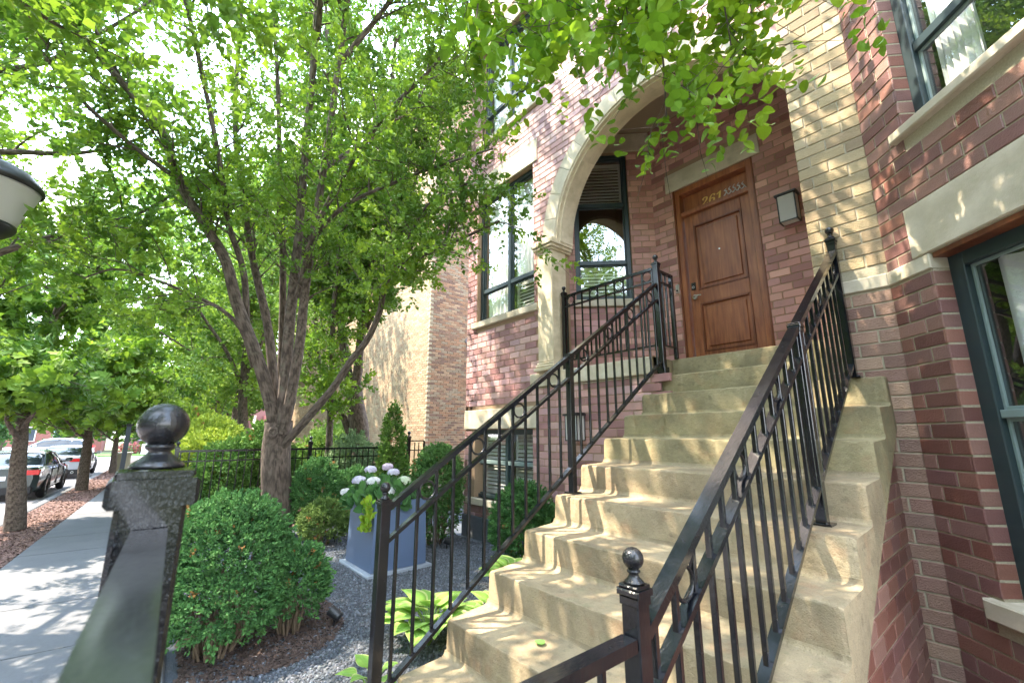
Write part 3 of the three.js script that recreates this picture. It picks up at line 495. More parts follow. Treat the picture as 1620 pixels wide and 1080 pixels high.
{ // level railing along the porch edge, with its short return
  const t = thing('porch_railing', 'level black iron porch railing between the stone column and the stair top', 'railing');
  const z = -3.62, xa = -3.34, xb = -2.17, yt = 2.895, yb = 2.14;
  const rail = (y, w, h, name) => part(name, bar(V(xa, y, z), V(xb, y, z), w, h), M.iron, t);
  rail(yt, 0.036, 0.026, 'handrail'); rail(yt - 0.125, 0.03, 0.016, 'upper_rail'); rail(yb, 0.03, 0.016, 'bottom_rail');
  const g = rbox(-0.008, 0.008, 0, yt - yb - 0.01, -0.008, 0.008, 0.002);
  for (let i = 0, n = 11; i < n; i++) { const x = xa + 0.05 + (xb - xa - 0.06) * i / (n - 1); const b = part('baluster', g, M.iron, t); b.position.set(x, yb, z); if (i % 3 === 0 && i < n - 1) part('ring', ringGeo(V(x + 0.055, yt - 0.0625, z), 0.05, 0.006, 'x'), M.iron, t); }
  post(xa, z, 2.034, 2.93, 0.045, M.iron, t, 'post', 0.024);
  const x2 = -2.14, z2 = -3.89; for (const [y, w, h, nm] of [[2.875, 0.036, 0.024, 'handrail'], [2.765, 0.03, 0.016, 'upper_rail'], [2.14, 0.03, 0.016, 'bottom_rail']]) part(nm, bar(V(x2, y, -3.67), V(x2, y, z2 - 0.02), w, h), M.iron, t);
  for (const zz of [-3.72, -3.79]) { const b = part('baluster', g, M.iron, t); b.position.set(x2, 2.14, zz); b.scale.y = 0.98; }
  part('ring', ringGeo(V(x2, 2.82, -3.755), 0.042, 0.006, 'z'), M.iron, t); part('end_post', rbox(x2 - 0.018, x2 + 0.018, 2.034, 2.87, z2 - 0.018, z2 + 0.018), M.iron, t);
}
{ // low level rail running from the right newel out to the pavement
  const t = thing('side_railing', 'low level black iron rail running from the right stair newel to the pavement', 'railing');
  const x = -0.69, za = -0.945, zb = -0.075, y = 0.848;
  part('handrail', bar(V(x, y, za), V(x, y, zb), 0.042, 0.028, 0.004), M.iron, t); part('bottom_rail', bar(V(x, 0.14, za), V(x, 0.14, zb), 0.036, 0.02), M.iron, t);
  const g = rbox(-0.008, 0.008, 0.14, y - 0.01, -0.008, 0.008, 0.002); for (let i = 0; i < 7; i++) { const b = part('baluster', g, M.iron, t); b.position.set(x, 0, za + 0.11 + i * 0.108); }
}
{ // front fence in the near left, with its ball-topped post
  const t = thing('front_fence', 'old black iron fence rail with a chipped ball-topped post, nearest the viewer', 'fence');
  const x = -0.77, z = -0.028, w = 0.072;
  const p = part('post', rbox(x - w / 2, x + w / 2, -0.55, 1.238, z - w / 2, z + w / 2, 0.005), M.ironOld, t);
  part('post_cap', [rbox(x - 0.047, x + 0.047, 1.232, 1.266, z - 0.047, z + 0.047, 0.005), rbox(x - 0.041, x + 0.041, 1.2665, 1.275, z - 0.041, z + 0.041, 0.004)], M.ironOld, p);
  const r = 0.029; part('finial', lathe([[0, 0], [0.030, 0], [0.030, 0.005], [0.024, 0.010], [0.015, 0.018], [0.012, 0.022], [0.017, 0.026], [0.017, 0.030], [0.013, 0.033], ...Array.from({ length: 17 }, (_, i) => { const a = -1.05 + i / 16 * (1.05 + Math.PI / 2); return [Math.max(0.0001, r * Math.cos(a)), 0.057 + r * Math.sin(a)]; })], x, 1.2765, z, 36), M.iron, p);
  const dir = V(1, 0, 0.058).normalize(), a = V(x + w / 2, 1.192, z - 0.0015), b = a.clone().addScaledVector(dir, 2.4), dn = V(0, -1, 0);
  part('top_rail', bar(a, b, 0.036, 0.028, 0.005), M.ironRail, t);
  part('bottom_rail', bar(a.clone().addScaledVector(dn, 1.2), b.clone().addScaledVector(dn, 1.2), 0.036, 0.02), M.ironOld, t);
  const g = rbox(-0.008, 0.008, 0, 1.18, -0.008, 0.008, 0.002); for (let i = 0; i < 20; i++) { const m = part('baluster', g, M.ironOld, t), q = a.clone().addScaledVector(dir, 0.1 + i * 0.115); m.position.set(q.x, 0.0, q.z); }
}
// ---------------------------------------------------------------- wall lanterns
function lantern(label, o, u, n, y0, y1, w, d) { // o = wall point, u sideways, n outward
  const t = thing('wall_lantern', label, 'lantern', null), W = (a, b, c, e, p, q, k = 0.003) => wbox(o, u, n, a, b, c, e, p, q, k), h = w / 2, e = 0.012;
  part('back_plate', W(-h * 0.8, h * 0.8, y0 + 0.02, y1 + 0.02, 0.008, 0.026), M.black, t);
  part('cap', [W(-h - 0.014, h + 0.014, y1 - 0.014, y1 + 0.006, 0.027, d + 0.018), W(-h * 0.7, h * 0.7, y1 + 0.007, y1 + 0.02, 0.027, d * 0.85, 0.005)], M.black, t);
  part('frame', [W(-h, -h + e, y0, y1 - 0.015, d - e, d), W(h - e, h, y0, y1 - 0.015, d - e, d), W(-h, -h + e, y0, y1 - 0.015, 0.03, 0.03 + e), W(h - e, h, y0, y1 - 0.015, 0.03, 0.03 + e), W(-h + e, h - e, y0, y0 + e, d - e, d), W(-h, -h + e, y0, y0 + e, 0.03 + e, d - e), W(h - e, h, y0, y0 + e, 0.03 + e, d - e)], M.black, t);
  part('glass', [W(-h + 0.004, h - 0.004, y0 + 0.006, y1 - 0.016, 0.034, d - 0.004, 0.002)], M.lampGlass, t);
  return t;
}
lantern('black framed wall lantern with frosted glass, right of the wooden front door', V(-1.29, 0, -4.9), X, Z, 3.44, 3.745, 0.17, 0.15);
lantern('black capped wall lantern low on the brick wall, behind the left railing', V(-3.10, 0, FZ), X, Z, 1.26, 1.53, 0.17, 0.16);

// ---------------------------------------------------------------- ground, street
const SL = 0.055, st = (x, dz) => dz + SL * x;                     // the street runs a little askew of the house fronts
function strip(x0, x1, d0, d1, y0, y1, c = 0.01) { // a box along the street
  const n = V(1, 0, SL).normalize(), L = (x1 - x0) * Math.hypot(1, SL), g = cbox(L, y1 - y0, d1 - d0, c), q = muv(g);
  q.applyMatrix4(new THREE.Matrix4().makeBasis(n, Y, V(-SL, 0, 1).normalize()).setPosition((x0 + x1) / 2, (y0 + y1) / 2, st((x0 + x1) / 2, (d0 + d1) / 2))); return q;
}
struct('ground', (() => { const g = new THREE.PlaneGeometry(700, 700); g.rotateX(-Math.PI / 2); g.translate(-60, -0.72, 0); return muv(g); })(), std({ color: lin(0.10, 0.12, 0.05), roughness: 1 }));
struct('road', [strip(-46.2, 12, 2.82, 11, -0.71, -0.622, 0.002), (() => { const g = new THREE.BoxGeometry(9.5, 0.084, 120); g.translate(-51, -0.668, -6); return muv(g); })()], M.asphalt);
struct('curb', [strip(-44.5, 12, 2.62, 2.80, -0.72, -0.49, 0.02), strip(-46, 12, 11.0, 11.16, -0.72, -0.49, 0.02)], M.pave);
struct('gutter', strip(-44.5, 12, 2.801, 3.1, -0.70, -0.612, 0.002), std({ map: TX.pave, color: lin(0.9, 0.88, 0.84), roughness: 0.95 }));
struct('grass_verge', [(() => { const g = new THREE.BoxGeometry(6, 0.1, 24); g.translate(-59.2, -0.56, -4); return g; })()], std({ color: lin(0.11, 0.22, 0.045), roughness: 1 }));
{
  const sw = struct('sidewalk', strip(-45, 6, 0.05, 1.72, -0.72, -0.53, 0.004), M.mortar);
  for (let i = 0; i < 33; i++) { const x1 = 4.65 - i * 1.5; part('paving_slab', strip(x1 - 1.492, x1, 0.052, 1.718, -0.62, -0.5 + ((i * 7) % 3 - 1) * 0.002, 0.006), M.pave, sw); }
  struct('parkway_bed', strip(-45, 6, 1.722, 2.618, -0.72, -0.53, 0.004), M.earth);
}
// front yard, a little above the pavement, with a low concrete edge
const yardEdge = x => st(x, -0.02);
{
  const shp = (pts, y0, y1) => { const s = new THREE.Shape(pts.map(p => new THREE.Vector2(p[0], -p[1]))); const g = new THREE.ExtrudeGeometry(s, { depth: y1 - y0, bevelEnabled: false }); g.rotateX(-Math.PI / 2); g.translate(0, y0, 0); return muv(g); };
  struct('yard', shp([[-7.2, yardEdge(-7.2) - 0.1], [-2.22, yardEdge(-2.2) - 0.1], [-2.22, -3.55], [-7.2, -3.55]], -0.7, 0), M.grit);
  struct('yard', shp([[-5.26, -3.55], [-7.2, -3.55], [-7.2, -12], [-5.26, -12]], -0.7, -0.002), M.grit);
  struct('neighbour_yard', shp([[-45, yardEdge(-45) - 0.1], [-7.2, yardEdge(-7.2) - 0.1], [-7.2, -8], [-45, -8]], -0.7, -0.02), M.earth);
  struct('areaway', shp([[-0.56, -1.2], [3, -1.2], [3, -3.6], [-0.56, -3.6]], -0.75, -0.66), M.pave);
  struct('side_yard', shp([[-0.4, 0.0], [4, 0.0], [4, -1.2], [-0.4, -1.2]], -0.7, -0.02), M.earth);
  const rw = thing('retaining_wall', 'low grey concrete edge between the pavement and the raised front yards', 'wall'); part('wall', strip(-45, -2.26, -0.12, 0.045, -0.7, 0.02, 0.01), M.pave, rw);
}
const E4 = new THREE.Euler(), Q4 = new THREE.Quaternion();
function mat4(p, rx, ry, rz, s, sy, sz) { E4.set(rx, ry, rz); Q4.setFromEuler(E4); return new THREE.Matrix4().compose(p, Q4, V(s, sy || s, sz || s)); }
{ // loose gravel, mulch
  const r = rng(31), mats = [], cols = [], g = new THREE.IcosahedronGeometry(0.011, 0);
  for (let i = 0; i < 52000; i++) { const x = -6.4 + 4.15 * Math.pow(r(), 0.75), z = lerp(yardEdge(x) - 0.2, -3.5, r()); const s = 0.4 + r() * 0.8; mats.push(mat4(V(x, 0.002, z), r() * 6, r() * 6, r() * 6, s, s * 0.7, s)); const v = 0.06 + 0.18 * r() * r(); cols.push(lin(v * (0.86 + r() * 0.12), v, v * (1.08 + r() * 0.14))); }
  const gr = inst('gravel', g, std({ roughness: 0.9 }), mats, cols, scene); gr.name = 'gravel';
  const chip = new THREE.TetrahedronGeometry(0.02, 0); chip.scale(1.5, 0.35, 0.6);
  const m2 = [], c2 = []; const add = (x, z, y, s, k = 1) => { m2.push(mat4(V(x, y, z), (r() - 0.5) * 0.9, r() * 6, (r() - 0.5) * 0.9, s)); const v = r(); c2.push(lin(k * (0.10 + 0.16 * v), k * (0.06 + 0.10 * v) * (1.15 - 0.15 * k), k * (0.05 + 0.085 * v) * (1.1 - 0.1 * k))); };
  for (let i = 0; i < 30000; i++) { const x = -4 - 30 * Math.pow(r(), 1.5); add(x, st(x, lerp(1.74, 2.6, r())), -0.525, (1 + r() * 1.4) * (1 + Math.max(0, -x - 12) * 0.05)); }
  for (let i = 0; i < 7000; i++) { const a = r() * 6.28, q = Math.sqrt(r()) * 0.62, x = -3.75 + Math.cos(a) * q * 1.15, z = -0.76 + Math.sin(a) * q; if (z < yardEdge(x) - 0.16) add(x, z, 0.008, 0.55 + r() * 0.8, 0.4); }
  for (let i = 0; i < 7000; i++) { const x = -7.3 - 6 * r(), z = lerp(yardEdge(x) - 0.2, -3, r()); add(x, z, -0.01, 1 + r()); }
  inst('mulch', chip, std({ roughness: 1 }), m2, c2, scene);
  // a dark bed of soil round the shrubs
}
// ---------------------------------------------------------------- fence between the yards
{
  const t = thing('yard_fence', 'black iron fence of thin upright bars behind the clipped shrubs', 'fence'), x = -7.2, za = -0.46, zb = -3.66;
  part('top_rail', bar(V(x, 1.115, za), V(x, 1.115, zb), 0.03, 0.028), M.iron, t); part('upper_rail', bar(V(x, 0.985, za), V(x, 0.985, zb), 0.022, 0.018), M.iron, t); part('bottom_rail', bar(V(x, 0.07, za), V(x, 0.07, zb), 0.022, 0.02), M.iron, t);
  const g = rbox(-0.007, 0.007, 0.0, 1.1, -0.007, 0.007, 0.002); for (let i = 0; i < 35; i++) { const z = za - 0.02 - i * 0.0925; const b = part('bar', g, M.iron, t); b.position.set(x, 0.0, z); }
  post(x, -2.06, -0.05, 1.2, 0.05, M.iron, t, 'post', 0.026); post(x, -3.70, -0.05, 1.27, 0.055, M.iron, t, 'post', 0.03); post(x, -0.44, -0.05, 1.14, 0.045, M.iron, t, 'post', 0.024);
  const gt = thing('yard_gate', 'narrow black iron gate beside the tall fence post at the brick building', 'gate');
  part('frame', [bar(V(x, 1.22, -3.74), V(x, 1.22, -4.0), 0.022, 0.022), bar(V(x, 1.06, -3.74), V(x, 1.06, -4.0), 0.02, 0.016), bar(V(x, 0.08, -3.74), V(x, 0.08, -4.0), 0.022, 0.022), rbox(x - 0.014, x + 0.014, 0, 1.22, -4.02, -3.99)], M.iron, gt);
  for (const z of [-3.82, -3.9]) { const b = part('bar', g, M.iron, gt); b.position.set(x, 0.05, z); b.scale.y = 1.04; }
}
// ---------------------------------------------------------------- planter
{
  const t = thing('square_planter', 'tall blue grey square planter standing on the gravel, full of flowers', 'planter');
  const cx = -4.625, cz = -2.17; const s = new THREE.CylinderGeometry(0.428, 0.452, 0.62, 4, 1, false); s.rotateY(Math.PI / 4); const b = toCreasedNormals(clean(s), 0.3); b.scale(1.03, 1, 0.92); b.translate(cx, 0.345, cz);
  const pm = std({ color: lin(0.095, 0.14, 0.235), roughness: 0.42, bumpMap: TX.concreteBump, bumpScale: 0.0008 });
  part('body', muv(b), pm, t); part('rim', [rbox(cx - 0.31, cx + 0.31, 0.635, 0.665, cz + 0.245, cz + 0.275), rbox(cx - 0.31, cx + 0.31, 0.635, 0.665, cz - 0.275, cz - 0.245), rbox(cx - 0.31, cx - 0.28, 0.635, 0.665, cz - 0.2445, cz + 0.2445), rbox(cx + 0.28, cx + 0.31, 0.635, 0.665, cz - 0.2445, cz + 0.2445)], pm, t);
  part('base_tray', rbox(cx - 0.38, cx + 0.38, 0.0, 0.03, cz - 0.345, cz + 0.345, 0.008), std({ color: lin(0.32, 0.36, 0.42), roughness: 0.5 }), t); part('soil', rbox(cx - 0.27, cx + 0.27, 0.6, 0.657, cz - 0.24, cz + 0.24), M.earth, t);
}
// garden spotlights
for (const [x, z, a, lab] of [[-3.42, -1.25, 0.6, 'small black garden spotlight under the big round shrub'], [-5.95, -2.1, -0.4, 'small black garden spotlight beside the little pale shrub'], [-4.75, -3.0, 1.2, 'small black garden spotlight under the shrub behind the planter']]) {
  const t = thing('garden_spotlight', lab, 'spotlight'), c = new THREE.CylinderGeometry(0.036, 0.028, 0.085, 18, 1, true); const g = mergeGeometries([c, (() => { const d = new THREE.CircleGeometry(0.028, 18); d.rotateX(Math.PI / 2); d.translate(0, -0.0425, 0); return d; })()].map(clean)); g.rotateZ(1.1); g.rotateY(a); g.translate(x, 0.085, z);
  part('housing', g, std({ color: lin(0.02, 0.022, 0.025), roughness: 0.4, side: THREE.DoubleSide }), t); part('stake', [tube([V(x, -0.02, z), V(x, 0.03, z), V(x, 0.07, z)], 0.009, 0.009, 8)], M.black, t);
  const l = new THREE.CircleGeometry(0.033, 16); l.rotateX(-Math.PI / 2); l.translate(0, 0.034, 0); l.rotateZ(1.1); l.rotateY(a); l.translate(x, 0.085, z); part('lens', l, std({ color: lin(0.3, 0.3, 0.3), roughness: 0.15 }), t);
}

// ---------------------------------------------------------------- foliage
function leafGeo(L, W, fold = 0.25, droop = 0.2, n = 1) { // a folded leaf along +y with its stalk at the origin; n = 1: 4 triangles, 2: rounder
  const pos = [], uv = [], idx = [];
  const prof = n === 1 ? [[0, 0], [0.42, 0.5], [1, 0]] : [[0, 0], [0.08, 0.3], [0.28, 0.5], [0.55, 0.53], [0.82, 0.33], [1, 0]];
  const pt = (t, w, sgn) => [sgn * w * W, t * L, Math.abs(w) * W * fold - droop * L * t * t];
  for (let i = 0; i + 1 < prof.length; i++) {
    const [t0, w0] = prof[i], [t1, w1] = prof[i + 1];
    for (const s of [-1, 1]) {
      const a = pt(t0, 0, s), b = pt(t0, w0, s), c = pt(t1, w1, s), d = pt(t1, 0, s);
      const tri = (p, q, r) => s > 0 ? pos.push(...p, ...q, ...r) : pos.push(...p, ...r, ...q);
      if (w0 > 0) tri(a, b, c); if (w1 > 0) tri(a, c, d); else if (w0 === 0) { }
    }
  }
  const g = new THREE.BufferGeometry(); g.setAttribute('position', new THREE.Float32BufferAttribute(pos, 3)); g.computeVertexNormals(); return g;
}
function mapleLeaf(L) { // five-lobed leaf
  const o = [[0, 0], [0.5, -0.05], [0.35, 0.2], [0.62, 0.42], [0.3, 0.48], [0.22, 0.72], [0, 1], [-0.22, 0.72], [-0.3, 0.48], [-0.62, 0.42], [-0.35, 0.2], [-0.5, -0.05]];
  const pos = []; const P = ([x, y]) => [x * L, y * L, -0.25 * L * (x * x + (y - 0.3) ** 2)], c = P([0, 0.3]);
  for (let i = 0; i < o.length; i++) pos.push(...c, ...P(o[i]), ...P(o[(i + 1) % o.length]));
  const g = new THREE.BufferGeometry(); g.setAttribute('position', new THREE.Float32BufferAttribute(pos, 3)); g.computeVertexNormals(); return g;
}
function spray(seed, n, len, leaf, spread = 1) { // leaves along a short twig growing in +y
  const r = rng(seed), l = [];
  for (let i = 0; i < n; i++) {
    const t = (i + 0.6) / n, a = i * 2.4 + r() * 0.8, s = 0.75 + r() * 0.5, g = leaf.clone();
    g.scale(s, s, s); g.rotateX((0.7 + r() * 0.7) * spread); g.rotateZ((r() - 0.5) * 0.8); g.rotateY(a); g.translate((r() - 0.5) * 0.03, t * len, (r() - 0.5) * 0.03); l.push(g);
  }
  return mergeGeometries(l);
}
function dirRand(r) { const u = r() * 2 - 1, a = r() * 6.283, s = Math.sqrt(1 - u * u); return V(s * Math.cos(a), u, s * Math.sin(a)); }
function limbPath(p, d, L, r, up = 0.25, n = 4, wander = 0.35) { const pts = [p.clone()]; let q = p.clone(), dd = d.clone(); for (let i = 0; i < n; i++) { dd.add(dirRand(r).multiplyScalar(wander)).add(V(0, up * 0.3, 0)).normalize(); q = q.clone().addScaledVector(dd, L / n); pts.push(q); } return pts; }
const YUP = V(0, 1, 0);
// limbs: [r0, r1, points]; grows side branches and twigs, hangs leaf sprays on them
function growTree(root, seed, limbs, o) {
  const r = rng(seed), wood = [], fine = [], sprays = [], cols = [];
  const hang = (p, d) => {
    if (o.keep && !o.keep(p)) return;
    const dir = d.clone().addScaledVector(dirRand(r), 0.9).add(V(0, o.lift || 0.1, 0)).normalize(), q = new THREE.Quaternion().setFromUnitVectors(YUP, dir); q.multiply(new THREE.Quaternion().setFromAxisAngle(YUP, r() * 6.28));
    const s = (o.size || 1) * (0.8 + r() * 0.45); sprays.push(new THREE.Matrix4().compose(p, q, V(s, s, s)));
    const k = r(), c = mixc(o.c0, o.c1, k * k * 0.75 + 0.25 * clamp(0.5 + 1.2 * nz(p.x * 0.9, p.y * 0.9, p.z * 0.9), 0, 1)); cols.push(lin(...c));
  };
  for (const [r0, r1, pts, opt = {}] of limbs) {
    const P = pts.map(p => p.isVector3 ? p : V(...p)), c = new THREE.CatmullRomCurve3(P, false, 'centripetal'), L = c.getLength();
    wood.push(tube(P, r0, r1, r0 > 0.08 ? 14 : 9, Math.ceil(L * 6) + 4, r0 > 0.05 ? 0.12 : 0.06, seed + wood.length));
    if (opt.bare === true) continue;
    const from = opt.from ?? 0.3, step = opt.step || o.step || 0.22;
    for (let s = L * from; s <= L; s += step * (0.6 + r() * 0.8)) {
      const t = Math.min(1, s / L), p = c.getPoint(t), T = c.getTangent(t), perp = dirRand(r); perp.addScaledVector(T, -perp.dot(T)).normalize();
      const len = (o.side || 1.1) * (0.45 + r() * 0.8) * lerp(1, 0.6, t), d = perp.multiplyScalar(0.9).addScaledVector(T, 0.6).add(V(0, o.up ?? 0.2, 0)).normalize(), rr = Math.min(lerp(r0, r1, t) * 0.5, 0.014);
      const pp = limbPath(p, d, len, r, o.up ?? 0.2, 4, 0.3); wood.push(tube(pp, rr, 0.003, 5, 6)); const cc = new THREE.CatmullRomCurve3(pp);
      const m = Math.ceil(len / (o.twig || 0.17));
      for (let i = 1; i <= m; i++) { const tt = i / m, q = cc.getPoint(tt), td = cc.getTangent(tt); if (r() < 0.75) { const e = dirRand(r).addScaledVector(td, 0.7).normalize(), tl = 0.18 + r() * 0.3; const tp = limbPath(q, e, tl, r, 0.1, 2, 0.25); if (o.twigs !== false) fine.push(tube(tp, 0.003, 0.0015, 3, 3)); for (let k = 1; k <= (o.per || 2); k++) hang(tp[0].clone().lerp(tp[2], k / (o.per || 2)), e); } hang(q, td); }
      if (r() < 0.5) hang(p, d);
    }
  }
  const tr = part('trunk', wood, o.bark || M.bark, root); if (fine.length) part('twigs', fine, o.bark || M.bark, root);
  const nv = o.leaves.length, by = Array.from({ length: nv }, () => [[], []]); sprays.forEach((m, i) => { by[i % nv][0].push(m); by[i % nv][1].push(cols[i]); });
  by.forEach(([m, c], i) => { if (m.length) inst('foliage', o.leaves[i], o.mat, m, c, root, 'stuff'); });
  return sprays.length;
}
const leafM = leafMat(1, 1, 1, 0.92, 0.5);
const pearLeaf = leafGeo(0.062, 0.046, 0.3, 0.25), pear = [1, 2, 3, 4].map(i => spray(i, 12, 0.22, pearLeaf));
const pearFar = [11, 12, 13].map(i => spray(i, 9, 0.34, leafGeo(0.105, 0.08, 0.3, 0.25)));
const G0 = [0.085, 0.19, 0.02], G1 = [0.29, 0.44, 0.035];
const counts = {}, rk = rng(5151);
{ // the large multi-stemmed tree of the front yard
  const t = thing('pear_tree', 'large many-stemmed tree in the front yard, its trunk rising behind the round shrub', 'tree');
  const limbs = [
    [0.20, 0.165, [[-6.80, -0.05, -1.62], [-6.72, 0.3, -1.58], [-6.60, 1.06, -1.47], [-6.52, 1.5, -1.44]], { bare: true }],
    [0.084, 0.025, [[-6.54, 1.30, -1.43], [-6.44, 1.71, -1.30], [-6.36, 2.34, -1.05], [-6.32, 2.95, -0.76], [-6.23, 3.47, -0.56], [-6.22, 3.82, -0.32], [-6.22, 4.23, -0.04], [-6.07, 4.75, 0.22], [-6.02, 4.90, 0.35], [-6.04, 5.33, 0.79], [-6.07, 5.76, 1.23], [-6.09, 6.07, 1.49]], { from: 0.42 }],
    [0.03, 0.012, [[-6.23, 4.36, 0.06], [-6.18, 4.47, 0.32], [-6.08, 4.79, 0.87], [-5.90, 5.15, 1.32], [-5.82, 5.24, 1.54]]],
    [0.025, 0.012, [[-6.08, 5.20, 0.64], [-5.97, 5.67, 0.94], [-5.95, 5.96, 1.15], [-5.89, 6.20, 1.30]]],
    [0.022, 0.01, [[-6.10, 5.50, 0.92], [-6.08, 5.40, 1.10], [-6.11, 5.61, 1.68]]],
    [0.042, 0.018, [[-6.46, 2.5, -0.95], [-6.29, 3.38, -0.78], [-6.14, 3.94, -0.52], [-6.02, 4.28, -0.43], [-5.80, 5.38, -0.08], [-5.61, 6.34, 0.27], [-5.56, 6.62, 0.42]], { from: 0.25 }],
    [0.063, 0.02, [[-6.57, 1.42, -1.43], [-6.56, 2.65, -1.21], [-6.58, 3.34, -1.01], [-6.61, 3.86, -0.86], [-6.60, 4.65, -0.67], [-6.56, 5.53, -0.48], [-6.30, 7.33, -0.32], [-6.23, 7.89, -0.27]]],
    [0.059, 0.018, [[-6.66, 1.42, -1.47], [-6.76, 2.62, -1.42], [-6.67, 3.90, -1.28], [-6.64, 5.05, -1.12], [-6.58, 6.33, -0.95], [-6.52, 7.84, -0.71], [-6.55, 8.53, -0.63]]],
    [0.080, 0.025, [[-6.46, 1.38, -1.47], [-6.23, 2.53, -1.38], [-6.06, 3.18, -1.33], [-5.92, 3.66, -1.30], [-5.61, 4.85, -1.20], [-5.27, 6.18, -1.10], [-5.08, 6.96, -1.02], [-4.97, 7.6, -0.99]]],
    [0.071, 0.022, [[-6.40, 1.35, -1.48], [-6.03, 2.34, -1.47], [-5.81, 3.05, -1.42], [-5.60, 3.66, -1.39], [-5.11, 5.09, -1.34], [-4.59, 6.69, -1.26], [-4.45, 7.2, -1.24]]],
    [0.055, 0.014, [[-6.50, 1.15, -1.49], [-6.11, 1.48, -1.64], [-5.87, 1.70, -1.74], [-5.64, 1.93, -1.84], [-5.39, 2.23, -1.93], [-5.15, 2.48, -2.03], [-4.93, 2.81, -2.07], [-4.79, 3.05, -2.05], [-4.61, 3.25, -2.09], [-4.37, 3.34, -2.24], [-4.13, 3.43, -2.39], [-3.87, 3.52, -2.56], [-3.53, 3.67, -2.80]], { from: 0.5 }],
    [0.04, 0.012, [[-5.87, 3.05, -1.35], [-5.39, 3.84, -1.37], [-4.79, 4.57, -1.56], [-4.24, 5.03, -1.76], [-3.69, 5.39, -2.01], [-3.25, 5.77, -2.12]], { from: 0.25 }],
    [0.03, 0.01, [[-5.73, 3.61, -1.33], [-5.13, 4.06, -1.57], [-4.51, 4.25, -1.93], [-3.92, 4.35, -2.27], [-3.38, 4.40, -2.58]], { from: 0.2 }],
    [0.02, 0.008, [[-4.64, 3.26, -2.10], [-4.35, 3.61, -2.13], [-4.05, 3.90, -2.20], [-3.64, 4.04, -2.43]], { from: 0.15 }],
    [0.04, 0.012, [[-5.2, 6.3, -1.1], [-4.4, 6.9, -0.9], [-3.5, 7.2, -0.6], [-2.6, 7.4, -0.3]], { from: 0.1, step: 0.09 }],
    [0.03, 0.012, [[-4.6, 6.7, -0.95], [-4.1, 6.7, -0.4], [-3.6, 6.4, 0.1], [-3.1, 6.2, 0.6]], { from: 0.2, step: 0.09 }],
    [0.035, 0.012, [[-4.9, 5.8, -1.3], [-4.2, 6.6, -1.7], [-3.4, 7.3, -1.9], [-2.7, 7.9, -1.8]], { from: 0.2 }],
    [0.035, 0.012, [[-5.3, 4.6, -1.35], [-5.5, 5.6, -2.1], [-5.6, 6.5, -2.7], [-5.6, 7.3, -3.0]], { from: 0.2 }],
    [0.03, 0.012, [[-4.7, 6.5, -1.2], [-3.9, 7.2, -0.1], [-3.2, 7.8, 0.6]], { from: 0.1, step: 0.1 }],
    [0.03, 0.01, [[-4.97, 7.5, -1.0], [-5.0, 8.6, -1.8], [-4.9, 9.3, -2.7]], { from: 0.15, step: 0.12 }],
    [0.03, 0.01, [[-4.5, 7.1, -1.24], [-3.8, 8.3, -1.9], [-3.2, 8.9, -2.4]], { from: 0.15, step: 0.12 }],
    [0.03, 0.008, [[-6.50, 2.19, -1.06], [-6.33, 2.64, -0.84], [-6.25, 2.83, -0.60], [-6.23, 2.93, -0.33], [-6.33, 3.09, 0.10], [-6.37, 3.13, 0.43], [-6.39, 2.97, 0.66]], { from: 0.35 }],
  ];
  counts.pear = growTree(t, 101, limbs, { leaves: pear, mat: leafM, c0: G0, c1: G1, step: 0.15, side: 1.0, twig: 0.13, per: 2, size: 0.88, up: 0.15, keep: p => Math.hypot(p.x + 6.3, p.z + 1.2) > 0.75 || p.y > 4.2 || rk() < 0.25 });
  const knot = new THREE.TorusGeometry(0.045, 0.02, 8, 18); knot.scale(1, 1.2, 0.6); knot.rotateY(1.0); knot.translate(-6.40, 1.36, -1.36); part('knot', knot, M.bark, t);
}
{
  const t = thing('pear_tree', 'tree with a leaning forked trunk close to the pale brick wall', 'tree');
  counts.t2 = growTree(t, 102, [
    [0.21, 0.165, [[-9.25, -0.1, -3.76], [-9.21, 0.27, -3.72], [-9.06, 1.29, -3.55], [-9.02, 1.93, -3.39], [-8.98, 2.44, -3.26]], { bare: true }],
    [0.1, 0.03, [[-9.03, 1.93, -3.37], [-8.99, 2.95, -3.08], [-8.89, 4.10, -2.82], [-8.74, 5.25, -2.61], [-8.58, 6.52, -2.38], [-8.35, 8.18, -2.10], [-8.08, 10.09, -1.79]], { from: 0.2 }],
    [0.1, 0.03, [[-9.00, 2.06, -3.37], [-8.68, 3.19, -3.27], [-8.29, 4.44, -3.22], [-7.89, 5.79, -3.15], [-7.45, 7.38, -3.05], [-7.03, 9.06, -2.89]]],
    [0.07, 0.02, [[-9.17, 1.0, -3.5], [-9.20, 1.93, -3.10], [-9.29, 2.43, -2.77], [-9.17, 3.43, -2.52], [-8.96, 4.68, -2.29], [-8.80, 6.16, -1.93]]],
    [0.05, 0.02, [[-8.62, 3.46, -3.35], [-7.93, 4.41, -3.43], [-7.23, 5.56, -3.46], [-6.55, 6.65, -3.38], [-5.92, 7.57, -3.3]]],
  ], { leaves: pear, mat: leafM, c0: G0, c1: [0.20, 0.32, 0.05], step: 0.12, side: 1.5, twig: 0.12, per: 3, size: 1.25, up: 0.15, keep: p => p.z > -5.9 && p.y > 3.7 && (p.x < -5.4 || p.z > -3.4) });
}
